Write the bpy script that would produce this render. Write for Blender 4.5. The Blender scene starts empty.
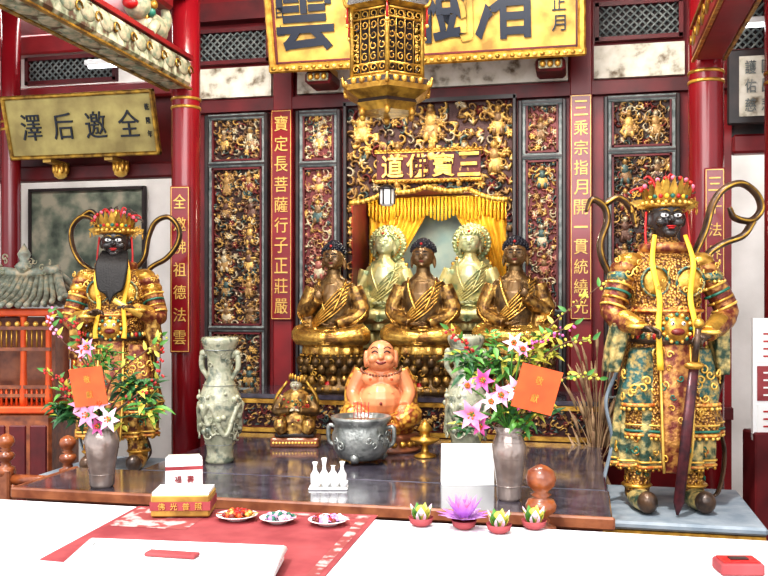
import bpy, math, random
import numpy as np
from mathutils import Vector, Matrix, Quaternion
from mathutils.bvhtree import BVHTree
PI=math.pi
TH=math.radians(12.5); S_,C_=math.sin(TH),math.cos(TH)
EYE=1.8
def W(px,py,Y):
    u=(px-384)/900; v=-(py-300)/900; den=u*S_+C_
    return Vector((Y*(u*C_-S_)/den, Y, EYE+Y*v/den))
def mpp(px,Y):
    u=(px-384)/900
    return Y/((u*S_+C_)*900)
scene=bpy.context.scene
try:
    scene.view_settings.view_transform='Standard'
    scene.view_settings.look='Medium High Contrast'
except Exception: pass

# ---------------- materials ----------------
def M(name,c1,c2=None,scale=8,rough=.5,metal=0.,bump=0.,bscale=40,kind='noise',c3=None,coat=0.,emis=0.,attr=False,detail=4,lo=.35,hi=.65):
    m=bpy.data.materials.new(name); m.use_nodes=True
    nt=m.node_tree; bs=nt.nodes['Principled BSDF']
    bs.inputs['Roughness'].default_value=rough; bs.inputs['Metallic'].default_value=metal
    if coat: bs.inputs['Coat Weight'].default_value=coat; bs.inputs['Coat Roughness'].default_value=.1
    tc=nt.nodes.new('ShaderNodeTexCoord')
    def col(c): return (c[0],c[1],c[2],1)
    out=None
    if attr:
        a=nt.nodes.new('ShaderNodeAttribute'); a.attribute_name='Col'; out=a.outputs['Color']
        nt.links.new(out,bs.inputs['Base Color'])
    elif c2 is not None:
        if kind=='noise':
            t=nt.nodes.new('ShaderNodeTexNoise'); t.inputs['Scale'].default_value=scale; t.inputs['Detail'].default_value=detail; fac=t.outputs['Fac']
        elif kind=='voronoi':
            t=nt.nodes.new('ShaderNodeTexVoronoi'); t.inputs['Scale'].default_value=scale; fac=t.outputs['Distance']
        nt.links.new(tc.outputs['Object'],t.inputs['Vector'])
        r=nt.nodes.new('ShaderNodeValToRGB'); nt.links.new(fac,r.inputs['Fac'])
        e=r.color_ramp.elements
        e[0].position=lo; e[0].color=col(c1); e[1].position=hi; e[1].color=col(c2)
        if c3 is not None:
            n=e.new((lo+hi)/2); n.color=col(c3)
        out=r.outputs['Color']; nt.links.new(out,bs.inputs['Base Color'])
    else:
        bs.inputs['Base Color'].default_value=col(c1)
    if emis:
        bs.inputs['Emission Strength'].default_value=emis
        if out: nt.links.new(out,bs.inputs['Emission Color'])
        else: bs.inputs['Emission Color'].default_value=col(c1)
    if bump:
        if kind=='voronoi':
            bt=nt.nodes.new('ShaderNodeTexVoronoi'); bt.inputs['Scale'].default_value=bscale; bo=bt.outputs['Distance']
        else:
            bt=nt.nodes.new('ShaderNodeTexNoise'); bt.inputs['Scale'].default_value=bscale; bt.inputs['Detail'].default_value=5; bo=bt.outputs['Fac']
        nt.links.new(tc.outputs['Object'],bt.inputs['Vector'])
        b=nt.nodes.new('ShaderNodeBump'); b.inputs['Strength'].default_value=bump; b.inputs['Distance'].default_value=.01
        nt.links.new(bo,b.inputs['Height']); nt.links.new(b.outputs['Normal'],bs.inputs['Normal'])
    return m
RED=M('red_lacquer',(.13,.007,.010),(.24,.012,.016),scale=3,rough=.4,bump=.1,bscale=12)
DRED=M('dark_red_wood',(.06,.006,.008),(.13,.01,.013),scale=5,rough=.5,bump=.15,bscale=20)
COLR=M('column_lacquer',(.22,.006,.012),(.15,.005,.009),scale=2,rough=.25,coat=.3)
CREAM=M('peeling_cream_paint',(.14,.10,.06),(.7,.66,.57),scale=9,rough=.7,bump=.3,bscale=25,c3=(.6,.56,.46),lo=.33,hi=.6,detail=8)
BEAMP=M('faded_painted_beam',(.09,.045,.025),(.52,.46,.34),scale=14,rough=.7,bump=.4,bscale=30,c3=(.22,.25,.16),lo=.38,hi=.6,detail=8)
BLUEG=M('grey_blue_frame',(.09,.11,.11),(.24,.26,.25),scale=20,rough=.5,bump=.2)
BLACK=M('black_lacquer',(.012,.009,.009),(.035,.02,.018),scale=8,rough=.35)
GOLD=M('gold_leaf',(.72,.42,.08),(.36,.18,.035),scale=18,rough=.3,metal=.65,bump=.25,bscale=60)
GOLDB=M('bright_gold',(.92,.62,.16),(.66,.38,.07),scale=20,rough=.35,metal=.4)
GOLDT=M('gilded_lettering',(.75,.5,.14),(.6,.36,.08),scale=20,rough=.4,metal=.3)
GOLDP=M('plaque_gold',(.56,.36,.085),(.26,.15,.035),scale=7,rough=.42,metal=.3,bump=.1,bscale=20,c3=(.46,.28,.06),detail=8)
LGOLD=M('lantern_gilt',(.52,.31,.05),(.17,.09,.02),scale=16,rough=.35,metal=.6,bump=.4,bscale=50)
PLQ=M('plaque_antique_gold',(.46,.38,.14),(.26,.2,.07),scale=5,rough=.5,metal=.15,bump=.1,detail=8)
NAVY=M('navy_ink',(.006,.010,.022),rough=.4)
RELIEF=M('painted_carving',(1,1,1),attr=True,rough=.4,metal=.3,bump=.3,bscale=120)
WALLC=M('aged_plaster',(.56,.54,.51),(.72,.7,.67),scale=2,rough=.9,bump=.1)
FLOORM=M('stone_floor',(.16,.13,.12),(.26,.22,.2),scale=4,rough=.5,bump=.1)
CEIL=M('ceiling_boards',(.10,.01,.01),(.2,.03,.025),scale=4,rough=.6)
TABLE=M('dark_polished_top',(.035,.03,.042),(.085,.075,.1),scale=14,rough=.13,coat=.6,detail=8)
TWOOD=M('reddish_wood',(.16,.05,.025),(.3,.11,.05),scale=12,rough=.35,bump=.1,coat=.2)
OWOOD=M('orange_wood',(.34,.10,.03),(.15,.04,.018),scale=14,rough=.3,coat=.4,bump=.15)
FACEB=M('black_face',(.022,.018,.018),(.05,.04,.036),scale=10,rough=.27,coat=.35)
BEARD=M('black_beard',(.008,.006,.006),rough=.6,bump=.5,bscale=80)
ARMOR=M('armor_brocade',(.78,.47,.11),(.11,.045,.022),scale=75,rough=.32,metal=.55,kind='voronoi',bump=.9,bscale=75,c3=(.42,.21,.05),lo=.1,hi=.75)
SKIRT=M('gilt_skirt',(.7,.44,.12),(.11,.035,.02),scale=26,rough=.34,metal=.45,c3=(.42,.22,.06),bump=.5,bscale=70,lo=.4,hi=.6)
SKIRT2=M('green_gold_skirt',(.66,.5,.2),(.045,.085,.06),scale=20,rough=.36,metal=.3,c3=(.3,.27,.13),bump=.5,bscale=70,lo=.4,hi=.6)
REDBR=M('red_brown_robe',(.15,.028,.02),(.46,.22,.06),scale=26,rough=.38,metal=.35,bump=.5,bscale=70,lo=.42,hi=.62)
TEALB=M('teal_brocade',(.03,.10,.09),(.42,.3,.1),scale=34,rough=.38,metal=.3,bump=.5,bscale=70,lo=.45,hi=.62)
ORB=M('orange_brocade',(.5,.14,.03),(.7,.42,.1),scale=40,rough=.4,metal=.2,bump=.4,bscale=70,lo=.42,hi=.6)
RIBB=M('dark_ribbon',(.035,.024,.02),(.13,.075,.045),scale=14,rough=.3,metal=.3,bump=.3)
YEL=M('yellow_silk',(.9,.55,.05),(.68,.37,.025),scale=10,rough=.55)
REDP=M('red_paint',(.42,.012,.012),rough=.4)
PINKP=M('pink_pompom',(.8,.2,.3),(.7,.1,.15),scale=30,rough=.7)
LIPS=M('dark_lips',(.16,.02,.015),rough=.4)
GREENP=M('green_paint',(.02,.13,.09),rough=.4)
WHITEP=M('white_porcelain',(.85,.85,.84),rough=.25)
BUDG=M('buddha_gold',(.82,.53,.14),(.22,.11,.035),scale=12,rough=.25,metal=.75,bump=.35,bscale=45,c3=(.58,.34,.08),lo=.34,hi=.66)
BUDR=M('buddha_upper_robe',(.5,.3,.08),(.09,.045,.02),scale=26,rough=.28,metal=.7,bump=.45,bscale=60,c3=(.27,.15,.045),lo=.36,hi=.64)
BUDD=M('buddha_bronze',(.075,.045,.022),(.22,.13,.045),scale=18,rough=.28,metal=.65,bump=.4,bscale=70)
BUDS=M('buddha_skin_bronze',(.30,.175,.07),(.14,.08,.035),scale=8,rough=.27,metal=.5,coat=.3)
HAIR=M('buddha_hair',(.012,.012,.02),rough=.45)
JADE=M('old_gilt_robe',(.62,.55,.24),(.22,.27,.14),scale=14,rough=.28,metal=.4,bump=.35,bscale=50,c3=(.5,.44,.19))
JADES=M('pale_gilt_skin',(.62,.6,.36),(.4,.44,.25),scale=8,rough=.28,metal=.3)
JHALO=M('greenish_gilt_halo',(.26,.36,.2),(.56,.54,.28),scale=22,rough=.32,metal=.4,bump=.6,bscale=45)
CELAD=M('celadon_glaze',(.27,.28,.19),(.11,.13,.095),scale=20,rough=.25,coat=.4,bump=.6,bscale=30,c3=(.36,.35,.25))
BRONZE=M('silvery_bronze',(.38,.39,.37),(.17,.18,.17),scale=18,rough=.3,metal=.6,bump=.5,bscale=50)
VASEM=M('pewter_vase',(.24,.19,.17),(.44,.36,.32),scale=9,rough=.22,metal=.55,coat=.3,bump=.15)
SKINB=M('budai_skin',(.72,.28,.13),(.52,.18,.08),scale=5,rough=.3,coat=.2)
BROBE=M('budai_robe',(.78,.48,.1),(.3,.08,.03),scale=34,rough=.35,metal=.4,kind='voronoi',lo=.2,hi=.7,c3=(.62,.33,.06),bump=.3,bscale=34)
CLOTHR=M('red_cloth',(.22,.028,.035),(.34,.065,.07),scale=6,rough=.8)
WCLOTH=M('white_tablecloth',(.82,.82,.84),(.76,.76,.8),scale=3,rough=.6)
PLINTH=M('grey_stone',(.16,.2,.24),(.28,.32,.36),scale=8,rough=.6,bump=.1)
PAPER=M('white_paper',(.85,.85,.83),rough=.6)
ORC=M('orange_red_card',(.68,.11,.02),(.58,.075,.015),scale=10,rough=.5)
LEAF=M('leaf_green',(.04,.16,.03),(.12,.3,.05),scale=14,rough=.45)
LEAFD=M('leaf_dark',(.02,.07,.03),(.05,.16,.05),scale=14,rough=.45)
LEAFY=M('leaf_yellow',(.4,.42,.06),(.6,.5,.08),scale=14,rough=.5)
LILYP=M('petal_pink',(.75,.22,.42),(.88,.46,.64),scale=16,rough=.5)
LILYM=M('petal_magenta',(.5,.05,.26),(.7,.15,.38),scale=16,rough=.5)
LILYW=M('petal_white',(.85,.72,.8),(.75,.36,.58),scale=14,rough=.5)
PURP=M('petal_purple',(.42,.15,.52),(.6,.34,.7),scale=14,rough=.5)
BERRY=M('red_berry',(.5,.03,.03),rough=.3)
TWIG=M('twig_brown',(.12,.05,.03),rough=.7)
DRYG=M('dry_grass',(.42,.29,.16),(.25,.14,.08),scale=20,rough=.8)
PAINTG=M('ink_landscape',(.05,.065,.05),(.3,.28,.21),scale=3.5,rough=.7,c3=(.14,.16,.12),detail=12,lo=.4,hi=.6)
TILE=M('weathered_glazed_tile',(.16,.15,.11),(.46,.38,.26),scale=18,rough=.4,bump=.3,c3=(.24,.27,.22))
LAMPW=M('lamp_glow',(.95,.97,1.),emis=4,rough=.4)
GLOW=M('niche_backing',(.35,.5,.5),(.6,.68,.6),scale=5,rough=.6)
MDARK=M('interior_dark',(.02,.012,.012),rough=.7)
TGREY=M('sword_dark',(.1,.025,.03),(.03,.015,.02),scale=20,rough=.3,metal=.3)
CREAMP=M('cream_carve',(.44,.37,.25),(.17,.21,.14),scale=22,rough=.6,bump=.6,bscale=50)

# ---------------- mesh builder ----------------
def catmull(pts,n):
    pts=[Vector(p) for p in pts]; out=[]
    P=[pts[0]*2-pts[1]]+pts+[pts[-1]*2-pts[-2]]
    for i in range(1,len(P)-2):
        for k in range(n):
            t=k/n; a,b,c,d=P[i-1],P[i],P[i+1],P[i+2]
            out.append(.5*((2*b)+(c-a)*t+(2*a-5*b+4*c-d)*t*t+(3*b-a-3*c+d)*t**3))
    out.append(pts[-1]); return out
def lerpl(l,n):
    out=[]
    for i in range(len(l)-1):
        for k in range(n): out.append(l[i]+(l[i+1]-l[i])*k/n)
    out.append(l[-1]); return out
class B:
    def __init__(s): s.v=[];s.f=[];s.m=[];s.sm=[];s.ml=[]
    def mi(s,m):
        if m not in s.ml: s.ml.append(m)
        return s.ml.index(m)
    def add(s,vs,fs,m,smooth=True,T=None):
        o=len(s.v); k=s.mi(m)
        if T is not None: vs=[T@Vector(p) for p in vs]
        s.v+= [tuple(p) for p in vs]
        for f in fs: s.f.append(tuple(i+o for i in f)); s.m.append(k); s.sm.append(smooth)
    def box(s,c,d,m,rot=None,T=None,bev=0.):
        x,y,z=[q/2 for q in d]
        R=rot.to_matrix() if hasattr(rot,'to_matrix') else (rot if rot is not None else Matrix.Identity(3))
        c=Vector(c)
        if bev<=0:
            vs=[c+R@Vector((a*x,b*y,e*z)) for a in(-1,1) for b in(-1,1) for e in(-1,1)]
            fs=[(0,1,3,2),(4,6,7,5),(0,4,5,1),(2,3,7,6),(0,2,6,4),(1,5,7,3)]
            s.add(vs,fs,m,False,T)
        else:
            b=min(bev,x*.9,y*.9,z*.9)
            import bmesh
            bm=bmesh.new()
            for a in(-1,1):
                for e in(-1,1):
                    for g in(-1,1):
                        for q in((x,y-b,z-b),(x-b,y,z-b),(x-b,y-b,z)):
                            bm.verts.new(c+R@Vector((a*q[0],e*q[1],g*q[2])))
            bmesh.ops.convex_hull(bm,input=bm.verts)
            bm.verts.index_update()
            s.add([v.co.copy() for v in bm.verts],[tuple(v.index for v in f.verts) for f in bm.faces],m,False,T); bm.free()
    def ell(s,c,r,m,rot=None,n=14,k=9,T=None):
        if not hasattr(r,'__len__'): r=(r,r,r)
        R=Matrix.Identity(3) if rot is None else rot.to_matrix()
        c=Vector(c); vs=[c+R@Vector((0,0,r[2]))]
        for i in range(1,k):
            p=PI*i/k
            for j in range(n):
                a=2*PI*j/n; vs.append(c+R@Vector((r[0]*math.sin(p)*math.cos(a),r[1]*math.sin(p)*math.sin(a),r[2]*math.cos(p))))
        vs.append(c+R@Vector((0,0,-r[2]))); fs=[]
        for j in range(n): fs.append((0,1+j,1+(j+1)%n))
        for i in range(k-2):
            for j in range(n):
                a=1+i*n+j; b=1+i*n+(j+1)%n; fs.append((a,a+n,b+n,b))
        L=len(vs)-1
        for j in range(n): fs.append((L,1+(k-2)*n+(j+1)%n,1+(k-2)*n+j))
        s.add(vs,fs,m,True,T)
    def loft(s,secs,m,n=32,nf=0,ph=0,T=None,smooth=True,c=(0,0,0)):
        vs=[];fs=[]
        for (z,cx,cy,rx,ry,fa) in secs:
            for j in range(n):
                a=2*PI*j/n; q=1+fa*math.sin(nf*a+ph)
                vs.append((c[0]+cx+rx*q*math.cos(a),c[1]+cy+ry*q*math.sin(a),c[2]+z))
        K=len(secs)
        for i in range(K-1):
            for j in range(n):
                a=i*n+j;b=i*n+(j+1)%n; fs.append((a,b,b+n,a+n))
        fs.append(tuple(range(n))[::-1]); fs.append(tuple((K-1)*n+j for j in range(n)))
        s.add(vs,fs,m,smooth,T)
    def lathe(s,prof,c,m,n=28,nf=0,fa=0,sx=1,sy=1,T=None,smooth=True,ph=0):
        s.loft([(z,0,0,max(r,1e-4)*sx,max(r,1e-4)*sy,fa) for r,z in prof],m,n,nf,ph,T,smooth,c)
    def tube(s,pts,rad,m,seg=10,flat=1.,sub=0,up=(0,1,0),T=None):
        pts=[Vector(p) for p in pts]
        if not hasattr(rad,'__len__'): rad=[rad]*len(pts)
        if sub: rad=lerpl(list(rad),sub); pts=catmull(pts,sub)
        N=len(pts); vs=[];fs=[]
        up=Vector(up).normalized()
        for i in range(N):
            t=(pts[min(i+1,N-1)]-pts[max(i-1,0)])
            if t.length<1e-9: t=Vector((0,0,1))
            t.normalize()
            a=up-t*up.dot(t)
            if a.length<1e-3:
                a=t.orthogonal()
            a.normalize(); up=a; b=t.cross(a)
            for j in range(seg):
                q=2*PI*j/seg; vs.append(pts[i]+a*rad[i]*math.cos(q)+b*rad[i]*flat*math.sin(q))
        for i in range(N-1):
            for j in range(seg):
                p=i*seg+j;q=i*seg+(j+1)%seg; fs.append((p,q,q+seg,p+seg))
        fs.append(tuple(range(seg))[::-1]); fs.append(tuple((N-1)*seg+j for j in range(seg)))
        s.add(vs,fs,m,True,T)
    def leaf(s,p,d,up,L,w,m,bend=.3,n=6,tip=1.):
        p=Vector(p);d=Vector(d).normalized();up=Vector(up)
        sd=d.cross(up)
        if sd.length<1e-3: sd=d.orthogonal()
        sd.normalize(); nn=sd.cross(d).normalized(); vs=[];fs=[]
        for i in range(n+1):
            t=i/n; c=p+d*L*t*(1-.15*bend*t)-nn*bend*L*t*t
            ww=w*math.sin(PI*min(.98,.08+.92*t)**.8)*.5
            vs+= [c-sd*ww+nn*ww*.3,c-nn*0,c+sd*ww+nn*ww*.3]
        for i in range(n):
            a=i*3; fs+= [(a,a+1,a+4,a+3),(a+1,a+2,a+5,a+4)]
        s.add(vs,fs,m)
    def poly(s,vs,m): s.add(vs,[tuple(range(len(vs)))],m,False)
    def chars(s,text,centers,cw,ch,m,ext=.006,T=None,bold=True):
        for t,c in zip(text,centers):
            g=glyph(t,bold)
            if g is None: continue
            V,F=g; c=Vector(c)
            vs=[c+Vector((p[0]*cw,-ext*(1 if p[2]>0 else 0),p[1]*ch)) for p in V]
            s.add(vs,F,m,False,T)
    def scrolls(s,cx,cy,rx,ry,z0,z1,n,r,m,seed,a0=PI*1.05,a1=PI*1.95,taper=0.):
        """raised spiral scrollwork on an elliptical robe/armour surface"""
        rr=random.Random(seed)
        for i in range(n):
            a=rr.uniform(a0,a1); z=rr.uniform(z0,z1); k=1-taper*(z-z0)/(z1-z0); R=rr.uniform(.7,1.1)*r; sg=rr.choice((-1,1)); o=rr.uniform(0,6.3); pts=[]
            mm=rr.choice(m) if isinstance(m,(list,tuple)) else m
            for t in range(11):
                q=t/10; ang=o+sg*q*6.5; rad=R*(1-.8*q); aa=a+rad*math.cos(ang)/rx
                pts.append((cx+rx*k*1.015*math.cos(aa),cy+ry*k*1.015*math.sin(aa),z+rad*math.sin(ang)))
            s.tube(pts,[R*.2]*9+[R*.2,R*.25],mm,seg=5)
    def mesh(s,name):
        me=bpy.data.meshes.new(name); me.from_pydata(s.v,[],s.f)
        for m in s.ml: me.materials.append(m)
        me.polygons.foreach_set('material_index',s.m); me.polygons.foreach_set('use_smooth',s.sm)
        me.update(); return me
    def build(s,name,loc=(0,0,0),rz=0.,parent=None,rx=0.):
        o=bpy.data.objects.new(name,s.mesh(name)); scene.collection.objects.link(o)
        o.location=loc; o.rotation_euler=(rx,0,rz)
        if parent: o.parent=parent
        return o
_gc={}
def glyph(ch,bold=True):
    if (ch,bold) in _gc: return _gc[(ch,bold)]
    cu=bpy.data.curves.new('g','FONT'); cu.body=ch; cu.size=1; cu.extrude=.01; cu.offset=.016 if bold else 0.; cu.resolution_u=3
    ob=bpy.data.objects.new('g',cu); scene.collection.objects.link(ob)
    bpy.context.view_layer.update()
    me=bpy.data.meshes.new_from_object(ob.evaluated_get(bpy.context.evaluated_depsgraph_get()))
    res=None
    if len(me.vertices):
        V=[tuple(v.co) for v in me.vertices]; F=[tuple(p.vertices) for p in me.polygons]
        xs=[v[0] for v in V]; ys=[v[1] for v in V]
        cx=(min(xs)+max(xs))/2; cy=(min(ys)+max(ys))/2; w=max(xs)-min(xs); h=max(ys)-min(ys); k=max(w,h)
        kx=max(w,k*.75); ky=max(h,k*.75)
        V=[((x-cx)/kx,(y-cy)/ky,z) for x,y,z in V]; res=(V,F)
    bpy.data.objects.remove(ob); _gc[(ch,bold)]=res; return res
def fuse(f,d,name,voxel,loc,rz=0,smooth=2,scale=1.,sx=1.):
    """fuse the closed parts in f into one continuous skin (voxel remesh), add the fine parts d, one mesh object"""
    me=f.mesh('tmp'); ob=bpy.data.objects.new('tmp',me); scene.collection.objects.link(ob)
    md=ob.modifiers.new('r','REMESH'); md.mode='VOXEL'; md.voxel_size=voxel; md.use_smooth_shade=True
    if smooth:
        s2=ob.modifiers.new('s','SMOOTH'); s2.iterations=smooth; s2.factor=.5
    bpy.context.view_layer.update()
    rm=bpy.data.meshes.new_from_object(ob.evaluated_get(bpy.context.evaluated_depsgraph_get()))
    bvh=BVHTree.FromPolygons([Vector(v) for v in f.v],f.f)
    out=B(); out.ml=list(f.ml)
    out.v=[tuple(v.co) for v in rm.vertices]
    for p in rm.polygons:
        r=bvh.find_nearest(p.center); out.f.append(tuple(p.vertices)); out.m.append(f.m[r[2]] if r[2] is not None else 0); out.sm.append(True)
    bpy.data.objects.remove(ob); bpy.data.meshes.remove(rm)
    o=len(out.v); out.v+=d.v
    for fc,k,sm in zip(d.f,d.m,d.sm):
        out.f.append(tuple(i+o for i in fc)); out.m.append(out.mi(d.ml[k])); out.sm.append(sm)
    out.v=[(a*scale*sx,b*scale,c*scale) for a,b,c in out.v]
    return out.build(name,loc,rz)
def hand(b,wr,d,n,L,m,curl=.6):
    wr=Vector(wr);d=Vector(d).normalized();n=Vector(n);n=(n-d*n.dot(d)).normalized();sd=d.cross(n)
    q=Matrix((sd,d,n)).transposed().to_quaternion()
    b.ell(wr+d*L*.27,(L*.24,L*.3,L*.12),m,rot=q,n=10,k=7)
    for i,l in enumerate((.42,.48,.45,.34)):
        p=wr+d*L*.48+sd*(i-1.5)*L*.125; a=0; pts=[p-d*L*.08]; 
        for k,fr in enumerate((.45,.32,.25)):
            a+=curl*(.6 if k==0 else 1); p=p+(d*math.cos(a)+n*math.sin(a))*L*l*fr; pts.append(p)
        b.tube(pts,[L*.062,L*.06,L*.052,L*.036],m,seg=7,sub=2)
    p=wr+d*L*.12-sd*L*.18; t=(d*.7-sd*.6+n*.3).normalized(); t2=(d*.8+n*.6).normalized()
    b.tube([p,p+t*L*.22,p+t*L*.22+t2*L*.2],[L*.075,L*.065,L*.045],m,seg=7,sub=2)

# ---------------- carved relief ----------------
G1=(.6,.37,.11);G2=(.36,.21,.075);G3=(.21,.12,.055);RD=(.17,.03,.025);TE=(.07,.11,.10);CR=(.5,.42,.28);BR=(.12,.06,.04)
def relief(name,w,h,seed,pal,bg,res=.004,depth=.03,cell=.08,loc=(0,0,0),parent=None,hole=None,figs=.35):
    rg=random.Random(seed); nx=int(w/res)+1; nz=int(h/res)+1
    X=np.linspace(-w/2,w/2,nx); Z=np.linspace(0,h,nz)
    H=np.zeros((nz,nx)); C=np.zeros((nz,nx,3)); C[:]=bg
    def st(cx,cz,rx,rz,ang,hh,col):
        R=max(rx,rz); i0=max(0,np.searchsorted(X,cx-R)); i1=min(nx,np.searchsorted(X,cx+R)); j0=max(0,np.searchsorted(Z,cz-R)); j1=min(nz,np.searchsorted(Z,cz+R))
        if i1<=i0 or j1<=j0: return
        dx=X[i0:i1][None,:]-cx; dz=Z[j0:j1][:,None]-cz; c,s=math.cos(ang),math.sin(ang)
        q=((dx*c+dz*s)/rx)**2+((-dx*s+dz*c)/rz)**2
        hv=np.where(q<1,hh*(.35+.65*np.sqrt(np.clip(1-q,0,1))),-1)
        sub=H[j0:j1,i0:i1]; mk=hv>sub; sub[mk]=hv[mk]; C[j0:j1,i0:i1][mk]=col
    def scroll(cx,cz,r,sg,a0,col):
        for k in range(26):
            t=k/25; a=a0+sg*t*4.6; rr=r*(1-t*.85); st(cx+rr*math.cos(a),cz+rr*math.sin(a),r*(.2-.1*t),r*(.2-.1*t),0,depth*(.6+.3*t),col)
        st(cx+r*1.1*math.cos(a0),cz+r*1.1*math.sin(a0),r*.45,r*.14,a0+1.2,depth*.6,col)
    def flower(cx,cz,r,col,cc):
        for k in range(6):
            a=k*PI/3; st(cx+r*.6*math.cos(a),cz+r*.6*math.sin(a),r*.45,r*.28,a,depth*.75,col)
        st(cx,cz,r*.25,r*.25,0,depth,cc)
    def fig(cx,cz,s,c1,c2,c3):
        ln=rg.uniform(-.25,.25)
        st(cx+ln*s*.2,cz-s*.38,s*.27,s*.3,ln,depth*.75,c2)
        st(cx+s*.14,cz-s*.55,s*.1,s*.2,.2,depth*.8,c1); st(cx-s*.14,cz-s*.55,s*.1,s*.2,-.2,depth*.8,c1)
        st(cx,cz-s*.02,s*.2,s*.25,0,depth*.9,c1)
        for g in(-1,1):
            a=rg.uniform(-.8,.9); st(cx+g*s*.24,cz+s*.08*a,s*.2,s*.07,g*a,depth*.85,c2)
        st(cx,cz+s*.3,s*.12,s*.14,0,depth*1.15,c3); st(cx,cz+s*.44,s*.1,s*.06,0,depth*1.1,c1)
        for g in(-1,1): 
            for k in range(8):
                st(cx+g*s*(.3+.05*math.sin(k)),cz+s*(.3-k*.11),s*.05,s*.06,0,depth*.5,c1)
    nzc=max(1,round(h/cell)); nxc=max(1,round(w/cell))
    for j in range(nzc*2):
        for i in range(nxc*2):
            cx=-w/2+(i+.5+rg.uniform(-.4,.4))*w/nxc/2; cz=(j+.5+rg.uniform(-.4,.4))*h/nzc/2
            p=rg.random()
            if p<.45: scroll(cx,cz,cell*rg.uniform(.28,.45),rg.choice((-1,1)),rg.uniform(0,6.3),rg.choice(pal))
            elif p<.6: flower(cx,cz,cell*.3,rg.choice(pal),G1)
            else:
                a=rg.uniform(0,6.3)
                for k in range(3): st(cx+cell*.2*math.cos(a+k*.7),cz+cell*.2*math.sin(a+k*.7),cell*.26,cell*.08,a+k*.7,depth*.45,rg.choice(pal))
    s=cell*1.9
    rows=max(1,int(h/(s*1.15))); cols=max(1,int(w/(s*.95)))
    if figs>0:
        for j in range(rows):
            for i in range(cols):
                if rg.random()<figs*2: fig(-w/2+(i+.5)*w/cols+rg.uniform(-.1,.1)*s,(j+.55)*h/rows,s*rg.uniform(.8,1),rg.choice(pal),rg.choice(pal),rg.choice((G1,CR,G2)))
    nr=np.random.RandomState(seed); C*= (.75+.5*nr.rand(nz,nx,1)); 
    XX,ZZ=np.meshgrid(X,Z); co=np.stack([XX,-H,ZZ],-1).reshape(-1,3)
    idx=np.arange(nx*nz).reshape(nz,nx)
    F=np.stack([idx[:-1,:-1],idx[:-1,1:],idx[1:,1:],idx[1:,:-1]],-1).reshape(-1,4)
    if hole:
        cc=co[F].mean(1); mk=~hole(cc[:,0],cc[:,2]); F=F[mk]
    me=bpy.data.meshes.new(name); me.from_pydata(co.tolist(),[],F.tolist()); me.materials.append(RELIEF)
    at=me.color_attributes.new('Col','FLOAT_COLOR','POINT')
    cc=np.ones((nx*nz,4)); cc[:,:3]=C.reshape(-1,3); at.data.foreach_set('color',cc.ravel())
    me.polygons.foreach_set('use_smooth',[True]*len(F)); me.update()
    o=bpy.data.objects.new(name,me); scene.collection.objects.link(o); o.location=loc
    if parent: o.parent=parent
    return o

# ---------------- room shell ----------------
YW=6.6
def X_(px,Y=YW): return W(px,300,Y).x
def ZA(py,px,Y=YW): return W(px,py,Y).z
b=B(); b.box((-1,5,-.05),(14,12,.1),FLOORM); b.build('floor')
b=B(); b.box((-1,6.6,4.6),(14,5.4,.1),CEIL)
for i in range(12): b.box((-7+i*1.1,6.6,4.5),(.12,5.4,.14),DRED)
b.build('ceiling')
nx0,nx1=X_(349),X_(511); nz0,nz1=ZA(352,430),ZA(186,430)
xl,xr=-2.98,1.0; ND=.78
def wall(name,c,d,m):
    b=B(); b.box((0,0,0),d,m); b.build(name,c)
wall('wall_back_left',((xl+nx0)/2,YW+.06,2.3),(nx0-xl,.12,4.6),RED)
wall('wall_back_right',((xr+nx1)/2,YW+.06,2.3),(xr-nx1,.12,4.6),RED)
wall('wall_back_lower',((nx0+nx1)/2,YW+.06,nz0/2),(nx1-nx0,.12,nz0),RED)
wall('wall_back_upper',((nx0+nx1)/2,YW+.06,(nz1+4.6)/2),(nx1-nx0,.12,4.6-nz1),RED)
wall('wall_niche_left',(nx0-.03,YW+.12+ND/2,(nz0+nz1)/2),(.06,ND,nz1-nz0+.1),DRED)
wall('wall_niche_right',(nx1+.03,YW+.12+ND/2,(nz0+nz1)/2),(.06,ND,nz1-nz0+.1),DRED)
wall('niche_shelf',((nx0+nx1)/2,YW+.12+ND/2,nz0-.03),(nx1-nx0+.1,ND,.06),DRED)
wall('niche_roof',((nx0+nx1)/2,YW+.12+ND/2,nz1+.03),(nx1-nx0+.1,ND,.06),DRED)
wall('wall_niche_rear',((nx0+nx1)/2,YW+.15+ND,(nz0+nz1)/2),(nx1-nx0+.1,.05,nz1-nz0+.1),GLOW)
b=B()
b.box(((xl+xr)/2,YW-.03,3.30),(xr-xl,.07,.09),DRED)
b.box(((xl+xr)/2,YW-.05,4.02),(xr-xl,.12,.14),DRED)
b.box(((xl+xr)/2,YW-.04,1.02),(xr-xl,.08,.08),DRED)
b.build('trim_1')
b=B()
for a,c in ((198,273),(299,568),(594,684)):
    x0,x1=X_(a),X_(c)
    b.box(((x0+x1)/2,YW-.02,3.485),(x1-x0,.05,.23),CREAM)
b.box(((X_(299)+X_(568))/2,YW-.02,3.75),(X_(568)-X_(299),.05,.22),CREAM)
b.build('trim_2')
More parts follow.
